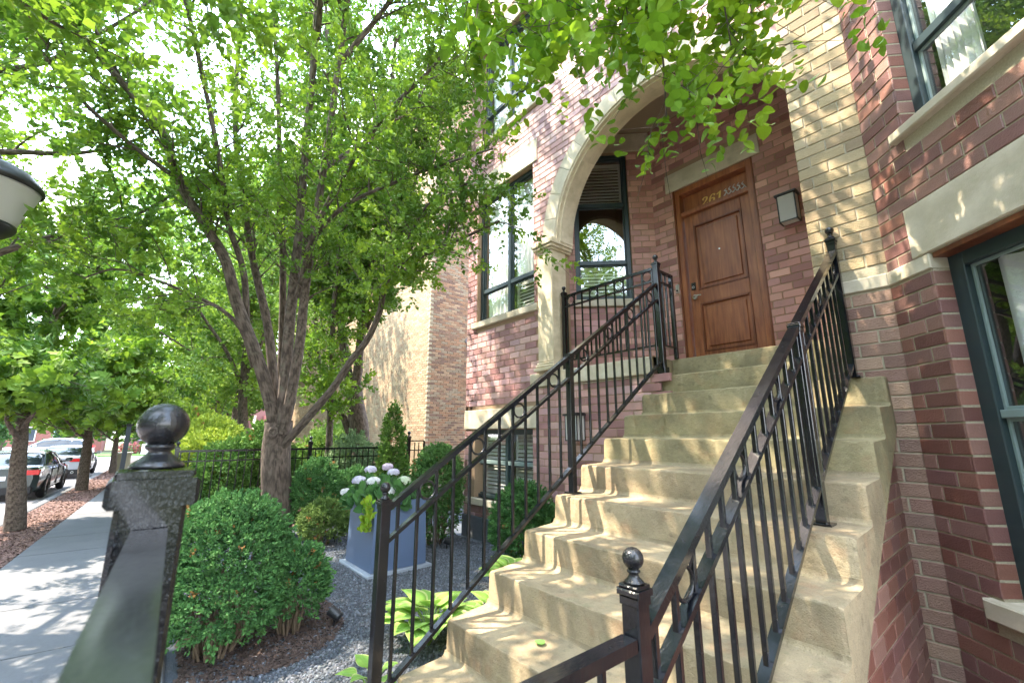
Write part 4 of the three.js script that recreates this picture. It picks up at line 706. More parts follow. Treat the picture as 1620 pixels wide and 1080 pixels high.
{
  const t = thing('young_tree', 'slender young tree standing between the two forked trees', 'tree');
  counts.t3 = growTree(t, 103, [[0.085, 0.02, [[-8.85, -0.1, -2.9], [-8.79, 0.48, -2.87], [-8.57, 1.41, -2.77], [-8.36, 2.33, -2.65], [-8.12, 3.48, -2.51], [-7.84, 4.61, -2.41], [-7.54, 5.96, -2.26]], { from: 0.35 }]], { leaves: pear, mat: leafM, c0: G0, c1: G1, step: 0.15, side: 1.0, twig: 0.12, per: 3, size: 1.2 });
}
{
  const t = thing('pear_tree', 'tree in the next yard seen left of the large trunk, with a low side branch', 'tree');
  counts.t4 = growTree(t, 104, [
    [0.15, 0.04, [[-13.8, -0.1, -2.42], [-13.72, 0.15, -2.38], [-13.55, 1.29, -2.20], [-13.44, 2.10, -2.06], [-13.21, 3.24, -1.95], [-12.95, 4.38, -1.89], [-12.63, 6.01, -1.72], [-12.30, 7.64, -1.56]], { from: 0.35 }],
    [0.05, 0.02, [[-13.55, 1.29, -2.20], [-13.39, 1.54, -1.78], [-13.27, 1.67, -1.35], [-13.26, 1.62, -0.85]], { from: 0.5 }],
    [0.06, 0.02, [[-13.36, 2.43, -2.04], [-13.09, 3.35, -1.53], [-12.96, 4.21, -0.88], [-12.80, 5.01, -0.26]]],
    [0.06, 0.02, [[-13.29, 2.75, -2.02], [-12.73, 4.06, -2.25], [-12.41, 5.36, -2.20], [-12.06, 6.83, -2.12]]],
  ], { leaves: pearFar, mat: leafM, c0: [0.09, 0.19, 0.025], c1: [0.3, 0.44, 0.055], step: 0.18, side: 1.5, twig: 0.16, per: 3, up: 0.1 });
}
// generic trees
function genericTree(name, label, cat, x, z, y, seed, h, r0, o, group, lean = 0.06) {
  const t = thing(name, label, cat, group), r = rng(seed), limbs = [], cb = o.base ?? 0.3;
  const tr = [V(x, y - 0.05, z), V(x + (r() - 0.5) * lean * h * 0.3, y + h * 0.2, z + (r() - 0.5) * lean * h * 0.3), V(x + (r() - 0.5) * lean * h, y + h * 0.5, z + (r() - 0.5) * lean * h), V(x + (r() - 0.5) * lean * h * 1.4, y + h * 0.92, z + (r() - 0.5) * lean * h * 1.4)]; if (o.tr) tr.splice(0, 3, ...o.tr.map(p => V(...p)));
  limbs.push([r0, r0 * 0.2, tr, { from: cb + 0.1 }]); const c = new THREE.CatmullRomCurve3(tr, false, 'centripetal'), n = o.n || 9;
  for (let i = 0; i < n; i++) { const s = lerp(cb, 0.9, (i + r() * 0.6) / n), p = c.getPoint(s), a = i * 2.4 + r(), el = o.el ?? 0.6; const L = h * (o.spread || 0.38) * lerp(1, 0.45, s) * (0.8 + r() * 0.4); limbs.push([r0 * 0.4 * (1 - s * 0.6), 0.012, limbPath(p, V(Math.cos(a), el, Math.sin(a)).normalize(), L, r, o.rise ?? 0.3, 4, 0.22), { from: 0.22 }]); }
  counts[label] = growTree(t, seed, limbs, o); return t;
}
const maple = [21, 22, 23].map(i => spray(i, 7, 0.3, mapleLeaf(0.125), 1.1));
const mapleO = { leaves: maple, mat: leafM, c0: [0.075, 0.18, 0.022], c1: [0.27, 0.42, 0.035], step: 0.16, side: 1.1, twig: 0.15, per: 3, lift: -0.15, up: 0.05 };
const pwg = 'trees along the mulch parkway';
genericTree('maple_tree', 'nearest maple of the mulch parkway, its ringed trunk leaning over the parked cars', 'tree', -13.3, 1.66, -0.5, 201, 8.5, 0.16, { ...mapleO, base: 0.4, n: 13, el: 0.45, spread: 0.42, lift: 0.05, keep: p => p.y > 1.75, tr: [[-13.3, -0.5, 1.55], [-13.3, 0.92, 1.73], [-13.3, 2.06, 1.78]] });
genericTree('maple_tree', 'second maple of the mulch parkway, between the dark sedan and the iron post', 'tree', -21.3, 1.17, -0.5, 202, 8, 0.17, { ...mapleO, base: 0.36, n: 13, el: 0.4, spread: 0.44, size: 1.2, keep: p => p.y > 1.7, tr: [[-21.3, -0.5, 1.15], [-21.3, 1.1, 1.23], [-21.2, 2.2, 1.3]] });
genericTree('maple_tree', 'third maple of the mulch parkway, far down by the street corner', 'tree', -29.7, 0.6, -0.5, 203, 7.5, 0.15, { ...mapleO, base: 0.36, n: 10, el: 0.4, size: 1.5, keep: p => p.y > 1.6, step: 0.22, twig: 0.22, tr: [[-29.7, -0.5, 0.62], [-29.7, 0.8, 0.68], [-29.6, 1.9, 0.7]] });
genericTree('parkway_tree', 'parkway tree whose fine leaves fill the top left corner, its trunk outside the view', 'tree', -7.6, 1.98, -0.5, 205, 10, 0.17, { leaves: pear, mat: leafM, c0: G0, c1: G1, step: 0.24, side: 1.2, twig: 0.17, per: 2, up: 0.1, base: 0.42, n: 14, el: 0.3, spread: 0.36, size: 1.25 });
genericTree('parkway_tree', 'parkway tree beside the front steps, above and outside the view, shading the stairs', 'tree', -2.7, 2.15, -0.5, 206, 8.6, 0.15, { leaves: pear, mat: leafM, c0: G0, c1: G1, step: 0.17, side: 1.0, twig: 0.14, per: 2, up: 0.1, base: 0.5, n: 16, el: 0.3, spread: 0.44, size: 1.25, twigs: false });
genericTree('parkway_tree', 'parkway tree behind the viewer on the right, seen only mirrored in the porch window', 'tree', 4.8, 2.15, -0.5, 207, 10.5, 0.16, { leaves: pearFar, mat: leafM, c0: G0, c1: G1, step: 0.28, side: 1.3, twig: 0.22, per: 2, up: 0.1, base: 0.35, n: 14, el: 0.4, spread: 0.34, twigs: false });
const farO = { leaves: pearFar, mat: leafM, c0: [0.085, 0.19, 0.022], c1: [0.31, 0.44, 0.04], step: 0.3, side: 1.6, twig: 0.24, per: 3, twigs: false, size: 1.5 };
const fg = 'trees in the front yards down the street';
[[-18.5, -2.6, 13, 301], [-24, -3.6, 13, 302], [-31, -3.4, 12, 303], [-38, -3.8, 11, 304]].forEach(([x, z, h, s], i) => genericTree('yard_tree', ['leafy tree in a front yard beyond the tree with the low branch', 'second leafy yard tree further down the pavement', 'third leafy yard tree further down the pavement', 'last leafy yard tree before the street corner'][i], 'tree', x, z, -0.1, s, h, 0.17, { ...farO, base: 0.24, n: 12, size: 1.4 + i * 0.25, step: 0.26 + i * 0.04 }, fg));
const bgO = { ...farO, size: 3.2, step: 0.5, side: 2.4, twig: 0.4 };
[[-64, 4, 9, 311, 'bluish green tree across the side street behind the white car'], [-66, -2, 11, 312, 'tall tree across the side street above the blue sign'], [-70, -14, 12, 313, 'tall tree far behind the shop with the blue sign'], [-60, 9, 10, 314, 'tree across the side street at the far left']].forEach(([x, z, h, s, l]) => genericTree('street_tree', l, 'tree', x, z, -0.6, s, h, 0.22, { ...bgO, base: 0.2, n: 12, c0: [0.04, 0.12, 0.035], c1: [0.15, 0.30, 0.07] }));
[[-8, 13.2, 15, 321], [-1.5, 12.9, 16, 322], [-15, 12.8, 15, 323], [5, 13.4, 16, 324], [-22, 12.7, 15, 325], [-29, 12.5, 15, 326], [-37, 12.2, 15, 327], [12, 13.6, 16, 328], [18, 13.2, 15, 329]].forEach(([x, z, h, s], i) => genericTree('street_tree', ['first','second','third','fourth','fifth','sixth','seventh','eighth','ninth'][i] + ' leafy tree across the street, seen only mirrored in the windows', 'tree', x, z, -0.6, s, h, 0.2, { ...farO, size: 2.2, step: 0.45, side: 1.9, twig: 0.38, base: 0.2, n: 15, spread: 0.3 }, 'trees across the street'));
{ // the linden whose branches hang into the picture from above, with large round leaves
  const t = thing('overhanging_tree', 'tree with large round yellow-green leaves hanging into the top of the view', 'tree');
  const sp = [41, 42, 43, 44, 45, 46].map(i => spray(i, 8, 0.26, leafGeo(0.047 + (i % 3) * 0.007, 0.044 + (i % 2) * 0.007, 0.05 + (i % 4) * 0.09, 0.1 + (i % 3) * 0.2, 2), 1.25));
  const o = { leaves: sp, mat: leafM, c0: [0.12, 0.26, 0.015], c1: [0.31, 0.46, 0.02], step: 0.10, side: 0.36, twig: 0.09, per: 1, lift: -0.7, up: -0.35, keep: p => p.y > 3.06 };
  counts.over = growTree(t, 401, [
    [0.17, 0.12, [[1.1, -0.5, 1.55], [1.15, 1.0, 1.5], [1.05, 2.6, 1.3], [0.9, 4.2, 0.9]], { bare: true }],
    [0.10, 0.03, [[0.95, 3.9, 1.0], [0.6, 4.9, 0.1], [0.0, 5.5, -0.9], [-0.7, 5.7, -1.7], [-1.5, 5.6, -2.2], [-2.3, 5.9, -2.3]], { from: 0.45 }],
    [0.05, 0.015, [[0.3, 5.2, -0.4], [-0.5, 5.3, -0.8], [-1.2, 5.0, -1.2], [-1.9, 4.9, -1.4]], { from: 0.3 }],
    [0.012, 0.004, [[-1.0, 5.65, -1.95], [-0.95, 4.9, -1.95], [-1.0, 4.3, -1.96], [-1.05, 3.85, -2.02], [-1.08, 3.4, -2.08], [-1.1, 3.12, -2.1]], { from: 0.42, step: 0.11 }],
    [0.010, 0.004, [[-0.5, 5.66, -1.5], [-0.62, 4.8, -1.75], [-0.72, 4.1, -2.05], [-0.78, 3.45, -2.3]], { from: 0.42, step: 0.12 }],
    [0.010, 0.004, [[-1.2, 5.0, -1.2], [-1.35, 4.3, -1.4], [-1.42, 3.9, -1.5], [-1.45, 3.55, -1.5]], { from: 0.3, step: 0.11 }],
    [0.010, 0.004, [[-1.9, 4.9, -1.4], [-1.9, 4.3, -1.3], [-1.8, 3.95, -1.25], [-1.75, 3.7, -1.2]], { from: 0.25, step: 0.12 }],
    [0.01, 0.004, [[-0.7, 5.7, -1.7], [-0.7, 4.9, -2.1], [-0.68, 4.2, -2.35], [-0.7, 3.6, -2.45]], { from: 0.4, step: 0.12 }],
    [0.01, 0.004, [[-1.5, 5.6, -2.2], [-1.4, 4.9, -2.1], [-1.25, 4.2, -1.95], [-1.18, 3.75, -1.9]], { from: 0.4, step: 0.11 }],
    [0.01, 0.004, [[-1.5, 5.6, -2.2], [-1.75, 5.0, -2.0], [-1.9, 4.4, -1.9], [-1.95, 4.1, -1.85]], { from: 0.4, step: 0.11 }],
    [0.08, 0.02, [[0.95, 3.7, 1.05], [0.2, 5.0, 0.6], [-0.8, 6.2, 0.0], [-2.0, 7.2, -0.7], [-3.0, 7.9, -1.3]], { from: 0.35, step: 0.42 }],
    [0.05, 0.02, [[-0.7, 5.7, -1.7], [-1.0, 6.6, -2.0], [-1.6, 7.5, -2.2], [-2.2, 8.3, -2.3]], { from: 0.1, step: 0.55 }],
    [0.04, 0.015, [[-0.8, 6.2, 0.0], [-1.6, 6.9, -0.9], [-2.3, 7.2, -1.7]], { from: 0.2, step: 0.55 }],
  ], o);
}

// ---------------------------------------------------------------- clipped shrubs, hostas, flowers
const boxLeaf = leafGeo(0.021, 0.014, 0.25, 0.15), boxSpr = [51, 52, 53, 54].map(i => { const r = rng(i), l = []; for (let k = 0; k < 13; k++) { const g = boxLeaf.clone(), s = 0.7 + r() * 0.6; g.scale(s, s, s); g.rotateX(0.2 + r() * 1.1); g.rotateY(k * 2.4 + r()); g.translate((r() - 0.5) * 0.02, r() * 0.05, (r() - 0.5) * 0.02); l.push(g); } return mergeGeometries(l); });
function shrub(name, label, lobes, seed, o = {}) { // lobes: [x, y, z, rx, ry, rz]
  const t = thing(name, label, 'shrub', o.group), r = rng(seed), mats = [], cols = [], stems = [];
  const cl = o.cols || [[0.035, 0.115, 0.032], [0.105, 0.25, 0.065]], dens = o.dens || 1;
  const inOther = (p, k) => lobes.some((q, j) => j !== k && ((p.x - q[0]) / q[3]) ** 2 + ((p.y - q[1]) / q[4]) ** 2 + ((p.z - q[2]) / q[5]) ** 2 < 0.72);
  lobes.forEach(([x, y, z, rx, ry, rz], k) => {
    const n = Math.round(dens * 6400 * (rx * ry + ry * rz + rx * rz) / (o.s || 1) ** 2 * 1.5);
    for (let i = 0; i < n; i++) {
      const d = dirRand(r); const dep = 1 - (i % 4 ? 0.2 : 0.5) * Math.pow(r(), 1.6), b = 1 + 0.10 * nz(d.x * 2.2 + k * 5, d.y * 2.2, d.z * 2.2 + seed) + 0.07 * nz(d.x * 6, d.y * 6 + k, d.z * 6 + seed);
      const p = V(x + d.x * rx * dep * b, y + d.y * ry * dep * b, z + d.z * rz * dep * b); if (p.y < (o.floor ?? 0.06) + 0.1 * r() || inOther(p, k)) continue;
      if (d.y < -0.35 && r() < 0.6) continue;
      const gap = nz(p.x * 9 + 3, p.y * 9, p.z * 9 + seed); if (gap > 0.33 && dep > 0.85) continue;
      const dir = V(d.x / rx, d.y / ry, d.z / rz).normalize().addScaledVector(dirRand(r), 0.7).add(V(0, 0.35, 0)).normalize(), q = new THREE.Quaternion().setFromUnitVectors(YUP, dir).multiply(new THREE.Quaternion().setFromAxisAngle(YUP, r() * 6.28)), s = (o.s || 1) * (0.75 + r() * 0.6);
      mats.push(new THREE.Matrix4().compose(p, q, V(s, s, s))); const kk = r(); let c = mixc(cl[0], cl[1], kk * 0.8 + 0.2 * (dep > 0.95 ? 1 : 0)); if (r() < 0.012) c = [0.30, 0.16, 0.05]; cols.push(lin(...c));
    }
    for (let i = 0; i < (o.stems || 14); i++) { const a = r() * 6.28, e = V(x + Math.cos(a) * rx * 0.7 * r(), y * (0.5 + r() * 0.7), z + Math.sin(a) * rz * 0.7 * r()); const b = V(x + Math.cos(a) * rx * 0.25, -0.03, z + Math.sin(a) * rz * 0.25); stems.push(tube([b, b.clone().lerp(e, 0.5).add(V((r() - 0.5) * 0.08, 0, (r() - 0.5) * 0.08)), e], 0.009, 0.004, 5, 4)); }
  });
  part('stems', stems, o.bark || std({ color: lin(0.16, 0.115, 0.075), roughness: 0.9 }), t);
  for (let v = 0; v < boxSpr.length; v++) { const i0 = mats.map((_, i) => i).filter(i => i % boxSpr.length === v); inst('foliage', boxSpr[v], o.mat || boxM, i0.map(i => mats[i]), i0.map(i => cols[i]), t, 'stuff'); }
  counts[label] = mats.length; return t;
}
const boxM = leafMat(1, 1, 1, 0.85, 0.25);
shrub('boxwood_shrub', 'largest round clipped boxwood, close behind the ball-topped fence post', [[-3.58, 0.46, -0.58, 0.36, 0.45, 0.35], [-3.48, 0.3, -0.54, 0.34, 0.28, 0.32], [-3.52, 0.3, -0.98, 0.2, 0.24, 0.2]], 61, { stems: 26, floor: 0.1 });
shrub('boxwood_shrub', 'round dark boxwood just right of the large tree trunk', [[-6.55, 0.5, -2.0, 0.29, 0.46, 0.29]], 62, { s: 1.25, dens: 1 });
shrub('boxwood_shrub', 'round dark boxwood left of the flowers, between two other shrubs', [[-6.6, 0.42, -2.55, 0.30, 0.4, 0.30]], 63, { s: 1.25 });
shrub('boxwood_shrub', 'small pale green boxwood at the gravel edge below the darker ones', [[-5.95, 0.24, -1.95, 0.29, 0.25, 0.27]], 64, { s: 1.15, cols: [[0.07, 0.13, 0.03], [0.17, 0.26, 0.06]] });
shrub('boxwood_shrub', 'tall boxwood behind the planter, beside the brick corner', [[-5.05, 0.58, -3.0, 0.30, 0.58, 0.30], [-5.35, 0.75, -3.25, 0.26, 0.40, 0.26]], 65, { s: 1.15, cols: [[0.045, 0.12, 0.03], [0.12, 0.25, 0.06]] });
shrub('boxwood_shrub', 'boxwood under the basement window, half hidden by the stairs', [[-3.55, 0.40, -3.16, 0.36, 0.40, 0.28]], 66, { s: 1.1 });
shrub('arborvitae_shrub', 'slim pointed evergreen in front of the iron fence at the pale wall', [[-6.75, 0.6, -3.2, 0.22, 0.6, 0.22], [-6.78, 1.1, -3.2, 0.15, 0.5, 0.15], [-6.8, 1.45, -3.2, 0.08, 0.35, 0.08]], 67, { s: 1.4, cols: [[0.045, 0.12, 0.02], [0.15, 0.27, 0.04]], group: null });
shrub('leafy_shrub', 'loose grey-green shrub behind the iron fence near the forked tree', [[-8.2, 0.5, -3.6, 0.5, 0.55, 0.4], [-8.0, 0.75, -3.0, 0.35, 0.55, 0.35]], 68, { s: 2.2, dens: 0.6, cols: [[0.09, 0.17, 0.07], [0.24, 0.34, 0.16]] });
shrub('hedge_shrub', 'sunlit yellow-green shrub behind the fence, left of the trunk', [[-9.3, 0.55, -1.0, 0.8, 0.75, 0.55], [-10.8, 0.75, -1.2, 0.9, 0.85, 0.6]], 69, { s: 2.6, dens: 0.9, cols: [[0.16, 0.26, 0.03], [0.42, 0.50, 0.06]] });
shrub('hedge_shrub', 'darker green shrub behind the fence close to the large trunk', [[-8.3, 0.5, -1.15, 0.45, 0.7, 0.42], [-8.5, 0.7, -1.75, 0.5, 0.75, 0.42]], 70, { s: 2.2, dens: 0.9, cols: [[0.05, 0.14, 0.025], [0.16, 0.30, 0.06]] });
shrub('hedge_shrub', 'broad bright shrub further along the neighbouring yard', [[-13.2, 0.9, -1.1, 1.0, 0.95, 0.6], [-15.6, 0.85, -1.4, 1.3, 1.0, 0.65]], 71, { s: 3.2, dens: 0.9, cols: [[0.14, 0.26, 0.03], [0.36, 0.46, 0.06]] });
shrub('hedge_shrub', 'row of pale shrubs by the brick wall right of the large trunk', [[-9.9, 0.6, -3.2, 0.8, 0.75, 0.6], [-11.4, 0.7, -3.9, 0.8, 0.8, 0.6]], 72, { s: 2.6, dens: 0.8, cols: [[0.08, 0.19, 0.03], [0.26, 0.38, 0.07]] });
// hostas
const hostaLeaf = (() => { // broad ribbed leaf with a pale edge
  const g = (a, b) => { const pos = [], n = 9, m = 4; const P = (i, j) => { const t = i / n, w = 0.5 * Math.sin(Math.PI * Math.pow(t, 0.7)) * 0.9, s = lerp(a, b, j / m); return [s * w, t, 0.5 * t * t - 0.1 * Math.abs(s) * w + 0.012 * Math.cos(s * 22)]; }; for (let i = 0; i < n; i++) for (let j = 0; j < m; j++) { const p = P(i, j), q = P(i + 1, j), u = P(i + 1, j + 1), v = P(i, j + 1); pos.push(...p, ...v, ...u, ...p, ...u, ...q); } const h = new THREE.BufferGeometry(); h.setAttribute('position', new THREE.Float32BufferAttribute(pos, 3)); h.computeVertexNormals(); return h; };
  return { blade: g(-0.86, 0.86), e1: g(-1, -0.86), e2: g(0.86, 1) };
})();
const hostaM = leafMat(0.26, 0.46, 0.08, 0.8, 0.4), hostaE = leafMat(0.52, 0.58, 0.22, 0.8, 0.4), hostaEdge = mergeGeometries([hostaLeaf.e1, hostaLeaf.e2]);
function hosta(label, x, z, R, n, seed) {
  const t = thing('hosta_plant', label, 'plant'), r = rng(seed), stems = [];
  for (let i = 0; i < n; i++) {
    const a = i * 2.4 + r() * 0.5, k = Math.sqrt((i + 0.5) / n), L = R * (0.5 + 0.3 * r()), tilt = lerp(0.55, 1.15, k), b = V(x + Math.cos(a) * R * 0.45 * k, 0.05 + R * 0.55 * (1 - 0.5 * k), z + Math.sin(a) * R * 0.45 * k);
    const m = new THREE.Matrix4().makeRotationY(-a + Math.PI / 2).multiply(new THREE.Matrix4().makeRotationX(tilt)); m.scale(V(L * 0.78, L * 0.74, L * 0.74)); m.setPosition(b);
    const lf = part('leaf', hostaLeaf.blade, hostaM, t); lf.applyMatrix4(m); const e = part('leaf_edge', hostaEdge, hostaE, lf); stems.push(tube([V(x, 0, z), b.clone().lerp(V(x, 0, z), 0.4).add(V(0, 0.03, 0)), b], 0.006, 0.005, 5, 4));
  }
  part('stems', stems, std({ color: lin(0.2, 0.32, 0.08), roughness: 0.7 }), t);
}
hosta('large hosta with pale-edged leaves beside the lowest steps', -2.75, -1.62, 0.36, 30, 81);
hosta('yellow-green hosta nearest the foot of the left railing post', -2.42, -1.1, 0.2, 9, 84);
hosta('hosta growing against the side of the steps halfway up', -2.62, -2.05, 0.28, 15, 82);
hosta('hosta on the gravel between the planter and the upper steps', -3.1, -2.62, 0.33, 24, 83);
// flowers in the planter
{
  const hyd = (label, x, y, z, rr0, seed, c) => { const rr = rr0 * 0.82;
    const t = thing('hydrangea_flower', label, 'flower', 'flower heads over the planter'), r = rng(seed), mats = [], cols = []; const fl = []; for (let k = 0; k < 4; k++) { const g = new THREE.CircleGeometry(0.011, 5); g.translate(0.011, 0, 0); g.rotateZ(k * Math.PI / 2); g.rotateX(0.15); fl.push(g); } const f = mergeGeometries(fl);
    for (let i = 0; i < 150; i++) { const d = dirRand(r); if (d.y < -0.3) continue; const q = new THREE.Quaternion().setFromUnitVectors(V(0, 0, 1), d.clone().addScaledVector(dirRand(r), 0.3).normalize()); mats.push(new THREE.Matrix4().compose(V(x + d.x * rr, y + d.y * rr * 0.65, z + d.z * rr), q, V(1, 1, 1))); const v = 0.8 + 0.3 * r(); cols.push(lin(c[0] * v, c[1] * v, c[2] * v)); }
    inst('florets', f, phy({ color: 0xffffff, roughness: 0.9, transmission: 0.3, thickness: 0, side: THREE.DoubleSide }), mats, cols, t, 'stuff'); part('stalk', tube([V(x, y - rr * 0.3, z), V(lerp(x, -4.625, 0.3), y - 0.12, lerp(z, -2.17, 0.3)), V(lerp(x, -4.625, 0.6), 0.64, lerp(z, -2.17, 0.6))], 0.004, 0.005, 5, 5), std({ color: lin(0.1, 0.2, 0.05), roughness: 0.8 }), t);
  };
  const LV = [0.72, 0.70, 0.82], WH = [0.78, 0.78, 0.78], PK = [0.74, 0.62, 0.74], GW = [0.6, 0.68, 0.5];
  hyd('lavender flower head at the left end of the planter', -4.78, 0.84, -1.9, 0.085, 91, LV); hyd('pale flower head in the middle of the planter', -4.6, 0.84, -1.98, 0.08, 92, WH);
  hyd('lavender flower head low over the left planter edge', -4.99, 0.71, -1.84, 0.065, 93, WH); hyd('pinkish flower head topmost in the planter', -4.86, 0.96, -2.25, 0.07, 94, PK); hyd('lavender flower head high at the back of the planter', -4.98, 0.93, -2.1, 0.075, 95, LV);
  hyd('greenish white flower head at the right of the planter', -4.45, 0.84, -2.25, 0.085, 96, GW); hyd('white flower head at the right front corner of the planter', -4.36, 0.76, -2.05, 0.07, 97, WH); hyd('lavender flower head beside the tallest one in the planter', -4.6, 0.92, -2.2, 0.07, 98, LV);
  const t = thing('hydrangea_plant', 'leafy green plant filling the blue grey planter and trailing over its edge', 'plant'), r = rng(99), mats = [], cols = [], big = leafGeo(0.085, 0.06, 0.3, 0.3, 2);
  for (let i = 0; i < 520; i++) { const a = r() * 6.28, q = Math.sqrt(r()), p = V(-4.65 + Math.cos(a) * 0.42 * q, 0.65 + 0.17 * (1 - q * q) * r() + 0.02, -2.14 + Math.sin(a) * 0.38 * q); if (q > 0.85) p.y -= 0.1 * r(); mats.push(mat4(p, (r() - 0.2) * 1.6, r() * 6.28, (r() - 0.5) * 1.2, 0.7 + r() * 0.7)); const k = r(); cols.push(lin(...mixc([0.04, 0.13, 0.035], [0.12, 0.28, 0.07], k))); }
  inst('foliage', big, leafM, mats, cols, t, 'stuff');
  const m2 = [], c2 = []; for (let i = 0; i < 160; i++) { const k = Math.pow(r(), 0.8); m2.push(mat4(V(-4.36 + (r() - 0.5) * 0.14, 0.70 - 0.3 * k, -1.86 + (r() - 0.5) * 0.07 + 0.03), (r() - 0.5) * 2, r() * 6, (r() - 0.5) * 2, 0.4 + r() * 0.35)); c2.push(lin(0.26 + r() * 0.1, 0.42 + r() * 0.1, 0.03)); } inst('trailing_foliage', big, leafM, m2, c2, t, 'stuff');
}
{ // leaf on the steps
  const l = leafGeo(0.06, 0.045, 0.1, 0.1, 2); l.rotateX(-Math.PI / 2 + 0.05); l.rotateY(1.2); l.translate(-1.62, 0.385, -1.55); part('blade', l, leafMat(0.1, 0.25, 0.04, 0.8, 0.3), leafOnStep);
}

// ---------------------------------------------------------------- pale brick building next door
{
  const t = thing('brick_building', 'tall old building of pale common brick next door, with a browner side wall', 'building'), cx = -11, cz = -6.15, x0 = -30, H = 13;
  const front = part('wall', rbox(x0, cx - 0.003, -0.7, H, cz - 0.4, cz, 0), M.mortar, t), side = part('wall', rbox(cx - 0.4, cx - 0.003, -0.7, H, -16, cz - 0.403, 0), M.mortar, t);
  const r = rng(41), bw = 0.205, bh = 0.0685, g = new THREE.BoxGeometry(bw - 0.012, bh - 0.012, 0.03), gb = muv(g); gb.deleteAttribute('uv');
  const mk = (n0, len, place, pal, rotY) => { const m = [], c = []; for (let j = 0; j * bh < H + 0.6; j++) for (let i = 0; i * bw < len; i++) { const u = i * bw + (j % 2) * bw / 2 + r() * 0.006, v = -0.66 + j * bh; m.push(mat4(place(u, v, (r() - 0.5) * 0.005), 0, rotY, (r() - 0.5) * 0.02, 1)); const k = pal[Math.floor(r() * pal.length)], s = (0.88 + r() * 0.24) * (1 + 0.3 * nz(u * 0.5, v * 0.5, 3)); c.push(lin(k[0] * s, k[1] * s, k[2] * s)); } return [m, c]; };
  const pale = [[0.387, 0.295, 0.187], [0.429, 0.330, 0.210], [0.354, 0.258, 0.164], [0.371, 0.266, 0.164], [0.330, 0.237, 0.148], [0.346, 0.223, 0.136], [0.404, 0.316, 0.199]], brown = [[0.25, 0.145, 0.09], [0.29, 0.165, 0.10], [0.21, 0.13, 0.09], [0.31, 0.21, 0.135], [0.26, 0.205, 0.145], [0.17, 0.105, 0.08]];
  const bm = std({ color: 0xffffff, roughness: 0.92 });
  const [m1, c1] = mk(0, 15, (u, v, e) => V(cx - 0.1 - u, v, cz - 0.006 + e), pale, 0); inst('brickwork', gb, bm, m1, c1, t, 'stuff');
  const [m2, c2] = mk(0, 7.5, (u, v, e) => V(cx - 0.006 + e, v, cz - 0.1 - u), brown, Math.PI / 2); inst('brickwork', gb, bm, m2, c2, t, 'stuff');
  part('roof', rbox(x0, cx, H, H + 0.2, -16, cz), M.ceiling, t);
  part('patch', (() => { const s = new THREE.Shape(), q = rng(3); for (let i = 0; i <= 14; i++) { const a = i / 14 * 6.283, R = 0.30 * (0.8 + 0.35 * Math.sin(a * 3 + 1) * Math.sin(a * 2)); const x = Math.cos(a) * R * 0.9, y = Math.sin(a) * R * 1.1; i ? s.lineTo(x, y) : s.moveTo(x, y); } const g = new THREE.ExtrudeGeometry(s, { depth: 0.02, bevelEnabled: false }); g.rotateY(Math.PI / 2); g.translate(cx + 0.005, 4.15, -7.6); return muv(g); })(), std({ map: TX.pave, color: lin(1.2, 1.15, 1.15), roughness: 0.9 }), t);
}
// ---------------------------------------------------------------- shop at the corner with the blue sign, brick houses far left
{
  const t = thing('corner_shop', 'low dark shop across the side street under a blue sign band with white letters', 'shop'), x = -60, cz = -6.6;
  part('wall', rbox(x - 10, x - 0.3, -0.7, 4.4, -17, -2.6, 0), std({ color: lin(0.13, 0.05, 0.045), roughness: 0.85 }), t);
  part('sign_band', rbox(x - 0.3, x + 0.05, 1.5, 3.5, -9.4, -4.0, 0.02), std({ color: lin(0.06, 0.09, 0.22), roughness: 0.45 }), t);
  const font = await new FontLoader().loadAsync('fonts/droid/droid_sans_bold.typeface.json'); const g = new TextGeometry('number', { font, size: 0.82, depth: 0.04, curveSegments: 4 }); g.rotateY(Math.PI / 2); g.translate(x + 0.055, 1.75, -5.25); part('sign_letters', g, M.white, t);
  const a = []; for (let i = 0; i <= 14; i++) { const q = -0.6 + i / 14 * 4.0; a.push(V(x + 0.08, 2.15 + 0.62 * Math.sin(q), -4.72 - 0.55 * Math.cos(q) * -1)); } part('sign_emblem', tube(a, 0.1, 0.05, 8, 30), M.white, t);
  part('sign_emblem', tube([V(x + 0.08, 1.62, -4.05), V(x + 0.08, 1.8, -4.4), V(x + 0.08, 2.2, -4.75)], 0.12, 0.05, 8, 10), M.white, t);
  for (let i = 0; i < 6; i++) part('column', rbox(x - 0.3, x + 0.12, -0.6, 3.6, -9.6 - i * 1.1, -9.35 - i * 1.1, 0.01), i % 2 ? M.column : std({ color: lin(0.2, 0.06, 0.05), roughness: 0.8 }), t);
  for (let i = 0; i < 4; i++) { const w = part('window', rbox(x - 0.28, x - 0.2, 0.0, 1.4, -5.2 - i * 1.2, -4.2 - i * 1.2, 0.01), M.frame, t); part('pane', rbox(x - 0.199, x - 0.19, 0.08, 1.32, -5.12 - i * 1.2, -4.28 - i * 1.2, 0.002), std({ color: lin(0.05, 0.06, 0.07), roughness: 0.08 }), w); }
}
